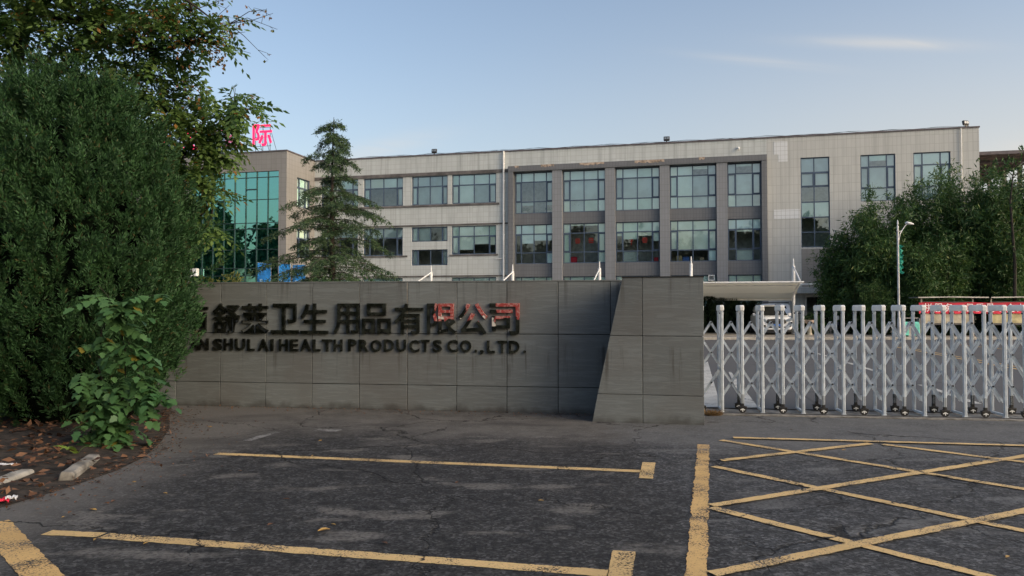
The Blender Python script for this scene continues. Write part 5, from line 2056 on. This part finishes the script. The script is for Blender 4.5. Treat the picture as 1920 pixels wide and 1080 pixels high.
n = 900
f_ = rng.uniform(0, 1, n)
ey = 5.8 + 6.4 * f_
ex = np.interp(ey, [5.0, 5.75, 6.2, 6.9, 7.6, 8.3, 9.3, 10.3, 11.4, 12.6], [-6, -4.6, -4.12, -3.98, -3.92, -3.98, -4.25, -4.6, -5.1, -5.6]) + rng.exponential(.22, n) - .12
q = np.stack([ex, ey, np.full(n, .012)], 1)
o = np_mesh('soil_crumbs', blades(q, rng.normal(size=q.shape) * np.array([1, 1, .25]), rng.uniform(.015, .06, n), rng.uniform(.012, .03, n), np.tile([0, 0, 1.0], (n, 1)), .2), 4, M['dry_leaf'])
o['kind'] = 'stuff'
o['label'] = 'leaf crumbs and grit spilling from the planting bed onto the asphalt'
t = thing('dry_weed', 'dried brown weed tuft at the foot of the stone pillar', 'weed', gp(1337, 779))
n = 260
a = rng.uniform(0, 6.283, n)
q = np.stack([rng.uniform(-.10, .10, n), rng.uniform(-.06, .06, n), np.zeros(n)], 1)
np_mesh('stalks', blades(q, np.stack([np.cos(a) * .9, np.sin(a) * .9, rng.uniform(.3, 1.2, n)], 1), rng.uniform(.06, .15, n), .010), 4, M['dry_grass'], t)

# --- deodar cedar in the yard
DC = at(622, 560, 42.0)
DC.z = 0
dc = thing('cedar_tree', 'tall cedar with drooping layered branches in front of the office block', 'tree', DC)
HT = 12.25
mb = MB()
mb.tube([(0, 0, 0), (.03, 0, 3), (-.03, 0, 7), (.0, 0, 10.5), (.05, 0, HT)], [.22, .18, .11, .045, .012], 8)
mb.build('trunk', M['bark'], dc)
mb = MB()
NB, ND = [], []
zl, ga = 1.0, 0.0
while zl < HT - .2:
    f = zl / HT
    for k in range(1):
        ga += 2.4 + rng.uniform(-.5, .5)
        a = ga
        L_ = (.42 + .43 * (HT - zl) ** .98) * rng.choice([.55, .8, 1.0, 1.1, 1.2]) * rng.uniform(.9, 1.08)
        if zl > 8.3 and rng.uniform() < .42:
            continue
        rise = (.26 if f < .75 else .55) * rng.uniform(.3, 1.5)
        P = []
        m_ = 8
        for i in range(m_ + 1):
            g = i / m_
            P.append(np.array([math.cos(a) * L_ * g, math.sin(a) * L_ * g, zl + L_ * (rise * g - (rise + .16) * g * g)]))
        mb.tube([Vector(p) for p in P], [.05 * (1 - f) * (1 - i / m_) + .008 for i in range(m_ + 1)], 5, cap=False)
        for i in range(1, m_ + 1):
            tdir = unit(P[i] - P[i - 1])
            sd = np.array([-math.sin(a), math.cos(a), 0])
            ns = int(3 + 5 * (L_ / 3.5))
            for j in range(ns):
                sg = rng.choice([-1, 1])
                g = rng.uniform()
                base = P[i - 1] * (1 - g) + P[i] * g
                sl_ = rng.uniform(.25, .70) * min(1, .35 + L_ * .25) * (1.1 - .4 * i / m_)
                tip = base + sd * sg * sl_ * .85 + tdir * sl_ * .6 - np.array([0, 0, sl_ * rng.uniform(.2, .85)])
                kk = 7
                for h in range(kk):
                    g2 = (h + rng.uniform()) / kk
                    NB.append(base + (tip - base) * g2)
                    ND.append((tip - base) * .8 + rng.normal(size=3) * .16 - np.array([0, 0, .10]))
    zl += rng.uniform(.04, .15) * (1.0 + .7 * f)
mb.build('branches', M['bark'], dc)
NB, ND = np.array(NB), np.array(ND)
np_mesh('foliage', sprays(NB, ND, 3, rng.uniform(.16, .30, len(NB)), .036, .45), 4, M['cedar'], dc)

# --- bamboo and tree clumps on the right
def bamboo_mesh(seed, H, rad, nc, npt):
    rr = np.random.default_rng(seed)
    mbx = MB()
    B, D = [], []
    for k in range(nc):
        a = rr.uniform(0, 6.283)
        r0, r1 = rr.uniform(0, .45) * rad, rr.uniform(.35, 1.0) * rad
        h = H * rr.uniform(.70, 1.0) * (1.0 - .22 * (r1 / rad))
        P = []
        for i in range(9):
            g = i / 8
            rr_ = r0 + (r1 - r0) * g ** 2.2
            P.append(np.array([math.cos(a) * rr_, math.sin(a) * rr_, h * (g - .14 * g ** 4 * (r1 / rad))]))
        mbx.tube([Vector(p) for p in P], [.032 - .026 * i / 8 for i in range(9)], 5, cap=False)
        for j in range(npt):
            g = rr.uniform(.10, 1.0) ** .8
            i = min(7, int(g * 8))
            f = g * 8 - i
            p = P[i] * (1 - f) + P[i + 1] * f
            br = rr.normal(size=3) * np.array([.42, .42, .22]) * (1.15 - .75 * g)
            c = p + br
            mm = 11
            B.append(c + rr.normal(size=(mm, 3)) * np.array([.17, .17, .12]))
            D.append(np.tile(br * .9 + np.array([0, 0, .02]), (mm, 1)) + rr.normal(size=(mm, 3)) * .48 - np.array([0, 0, .26]))
    return mbx, np.concatenate(B), np.concatenate(D)


bam = []
for k, (H, rad, nc, npt) in enumerate(((11.2, 2.1, 30, 40), (9.6, 2.1, 30, 38), (7.2, 1.8, 26, 34))):
    t = thing('bamboo_clump', 'x', 'bamboo')
    mbx, B, D = bamboo_mesh(50 + k, H, rad, nc, npt)
    mbx.build('culms', M['culm'], t)
    np_mesh('foliage', blades(B, D, rng.uniform(.20, .40, len(B)), .062, None, .1), 4, M['bamboo'], t)
    bam.append(t)
used = set()
for px, Y, kind, sc, rz, lab in [(1606, 46.5, 2, 1.10, 0.3, 'leftmost low bamboo clump beside the office entrance'), (1655, 45.5, 1, 0.98, 2.0, 'bamboo clump just left of and behind the street lamp'), (1690, 47.5, 1, .93, 4.0, 'shorter bamboo clump behind the street lamp post'),
                                (1740, 46.2, 0, .98, 1.0, 'bamboo clump below the rightmost top window'), (1800, 46.8, 0, 1.03, 2.7, 'tallest bamboo clump rising to the right corner of the block'), (1845, 45.0, 1, 1.08, 5.0, 'bamboo clump behind the gap between the two notice boards'),
                                (1890, 46.0, 0, .97, 3.6, 'bamboo clump below the rooftop shed at the right edge'), (1950, 45.2, 0, 1.05, .5, 'bamboo clump cut off by the right edge of the photo'), (1765, 44.2, 2, .95, 5.5, 'low bamboo clump behind the left notice board'),
                                (1890, 44.0, 2, 1.0, 2.2, 'low bamboo clump behind the yellow notice board'), (1640, 44.3, 2, .52, 1.1, 'small bright bamboo shrub left of the lamp post'), (1715, 44.0, 2, .85, 4.4, 'low bamboo clump behind the turquoise bin'), (1572, 47.6, 2, .88, 2.9, 'sparse bamboo leaning out over the entrance canopy')]:
    o = bam[kind] if kind not in used else copy_tree(bam[kind])
    used.add(kind)
    p = at(px, 620, Y)
    o.location = (p.x, p.y, .12)
    o.rotation_euler = (0, 0, rz)
    o.scale = (sc, sc, sc * (1.14 if kind < 2 else 1.05))
    tag(o, lab, 'bamboo', 'bamboo clumps right of the entrance')
# a slender tree top against the rooftop shed
p = at(1902, 620, 42.5)
t = thing('slender_tree', 'thin airy tree rising in front of the rooftop shed', 'tree', (p.x, p.y, .12))
mb = MB()
mb.tube([(0, 0, 0), (.1, 0, 4), (-.1, 0, 7.5), (.2, 0, 10)], [.1, .08, .05, .01], 6)
n = 130
B = np.stack([rng.normal(size=n) * .75 + .35, rng.normal(size=n) * .7, rng.uniform(6.3, 10.3, n)], 1)
for j in range(0, n, 8):
    z0 = B[j, 2] - .8
    mb.tube([(0, 0, z0), tuple(B[j])], [.015, .005], 4, cap=False)
mb.build('trunk', M['bark'], t)
np_mesh('foliage', sprays(B, rng.normal(size=B.shape) - np.array([0, 0, .5]), 7, .34, .085, .6), 4, M['bamboo'], t)

# --- junipers and low hedges by the building
def bush(name, label, cat, p, rx, ry, h, n, mat, upright, L_, W_, group=None, core=True):
    t = thing(name, label, cat, p, 0, group)
    u_, v_ = rng.uniform(0, 6.283, n), rng.uniform(0, 1, n) ** .8
    prof = np.sqrt(np.clip(1 - (v_ * 1.0) ** (3.0 if upright < 1 else 1.7), 0, 1)) * .96 + .04
    f = rng.uniform(.75, 1.06, n)
    q = np.stack([np.cos(u_) * rx * prof * f, np.sin(u_) * ry * prof * f, v_ * h], 1)
    q[:, 2] *= 1 + .14 * lump(q + np.array(p), 2.0)
    d = np.stack([np.cos(u_) * .7, np.sin(u_) * .7, np.full(n, upright)], 1) + rng.normal(size=(n, 3)) * .35
    np_mesh('foliage', sprays(q, d, 4, L_ * rng.uniform(.6, 1.3, n), W_, .4), 4, mat, t)
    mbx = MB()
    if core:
        mbx.lathe([(rx * .62, 0.02), (rx * .74, h * .35), (rx * .62, h * .65), (rx * .2, h * .88)], n=10, M=Matrix.Scale(ry / rx, 4, (0, 1, 0)))  # solid dark filling, its colour standing in for shade between the leaves
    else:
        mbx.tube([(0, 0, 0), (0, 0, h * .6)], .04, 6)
    mbx.build('shade_core', M['cypress_core'], t)
    return t


for k, (px, h, lab) in enumerate([(1308, 2.2, 'juniper directly beside the stone pillar edge'), (1331, 2.35, 'juniper seen left of the first gate post'), (1352, 2.1, 'juniper seen behind the first gate post'), (1374, 2.55, 'tallest juniper, between the first two gate posts'), (1396, 2.2, 'juniper behind the second gate post'), (1414, 2.35, 'juniper closest to the left side of the white SUV')]):
    p = at(px, 620, 48.2)
    t = bush('juniper', 'dark upright ' + lab, 'shrub', (p.x, p.y, .12), .52, .5, h * 1.04, 900, M['hedge'], 2.4, .30, .022, 'dark junipers against the building')
for px, Y, rx, h, lab in ((1523, 45.2, .75, 1.05, 'clipped green shrub left of the entrance door'), (1612, 46, .9, 1.05, 'clipped green shrub right of the scooter'), (1640, 45, 1.0, 1.1, 'clipped green shrub below the small bright bamboo')):
    p = at(px, 622, Y)
    bush('clipped_shrub', lab, 'shrub', (p.x, p.y, .12), rx, .6, h, 900, M['box_leaf'], .8, .12, .05)
p = at(1741, 622, 43.6)
mbl = at(1720, 622, 43.4), at(2000, 622, 43.4)
t = thing('low_hedge', 'dark low hedge running behind the notice boards', 'hedge', (mbl[0].x, 43.5, .12))
n = 3000
W_ = mbl[1].x - mbl[0].x
q = np.stack([rng.uniform(0, W_, n), rng.uniform(-.45, .45, n), rng.uniform(0, .8, n)], 1)
np_mesh('foliage', sprays(q, rng.normal(size=q.shape) + np.array([0, -.5, .5]), 4, .13, .05, .5), 4, M['hedge'], t)
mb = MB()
mb.box(0, W_, -.35, .35, 0, .7)  # near-black block painted as the inner shade of the hedge
mb.build('shade_core', M['cypress_core'], t)
p = at(415, 560, 30)
for k, (px, h, lab) in enumerate(((385, 2.72, 'yellowish flowering shrub showing just over the wall beside the cypress'), (430, 2.78, 'yellowish flowering shrub showing over the wall under the glass wing'))):
    p = at(px, 560, 28)
    bush('flowering_shrub', lab, 'shrub', (p.x, p.y, .004), .75, .6, h, 700, M['yellow_shrub'], .7, .12, .05)
for k, (px, lab) in enumerate(((690, 'bright green shrub peeping over the wall right of the cedar'), (598, 'low green shrub over the wall at the foot of the cedar'))):
    p = at(px, 560, 34)
    bush('green_shrub', lab, 'shrub', (p.x, p.y, .004), .9, .7, 2.95 if k == 0 else 2.9, 700, M['box_leaf'], .7, .15, .05)
# small brown figure-like stump planter by the shrub
p = at(1518, 628, 44.3)
t = thing('planter', 'small weathered tan planter in front of the clipped shrub by the SUV', 'planter', (p.x, p.y, .12))
mb = MB()
mb.lathe([(.16, 0), (.13, .1), (.10, .5), (.14, .58)], n=10)
mb.build('pedestal', M['board_pale'], t)
mb = MB()
mb.lathe([(.10, .58), (.30, .74), (.34, .86), (.30, .86)], n=12)
mb.build('bowl', M['plaster'], t)

# --- trees across the road and at the side, reflected in the glass
proto = thing('broadleaf_tree', 'x', 'tree')
mb = MB()
mb.tube([(0, 0, 0), (.1, 0, 3), (0, .1, 7), (.2, 0, 11)], [.28, .22, .13, .04], 7)
n = 2600
v = unit(rng.normal(size=(n, 3))) * (rng.uniform(.2, 1, (n, 1)) ** .5)
q = v * np.array([3.6, 3.6, 5.0]) * (1 + .28 * lump(v * 3, 1.0))[:, None] + np.array([0, 0, 8.6])
for j in range(0, n, 60):
    mb.tube([(0, 0, max(2.5, q[j, 2] - 2.5)), tuple(q[j])], [.06, .01], 4, cap=False)
mb.build('trunk', M['bark'], proto)
np_mesh('crown', sprays(q, v + rng.normal(size=v.shape) * .6, 4, .75, .42, .6), 4, M['far_leaf'], proto)
k = 0
for x, y, s_ in [(-92, -24, 1.5), (-80, -30, 1.25), (-68, -26, 1.45), (-57, -31, 1.2), (-47, -25, 1.3), (-38, -29, 1.1), (-30, -24, 1.2), (-22, -28, 1.0), (-14, -24, 1.15), (-6, -28, 1.05), (2, -23, 1.1), (10, -27, 1.2), (19, -24, 1.0), (28, -28, 1.1),
                 (-50, 18, 1.0), (-58, 30, 1.1), (-66, 8, 1.15), (-74, 22, 1.0)]:
    o = proto if k == 0 else copy_tree(proto)
    o.location = (x, y, 0)
    o.rotation_euler = (0, 0, k * 1.3)
    o.scale = (s_ * 1.1, s_ * 1.1, s_)
    tag(o, 'broadleaf tree beyond the edge of the photo, mirrored in the office windows', 'tree', 'broadleaf trees mirrored in the office windows')
    k += 1
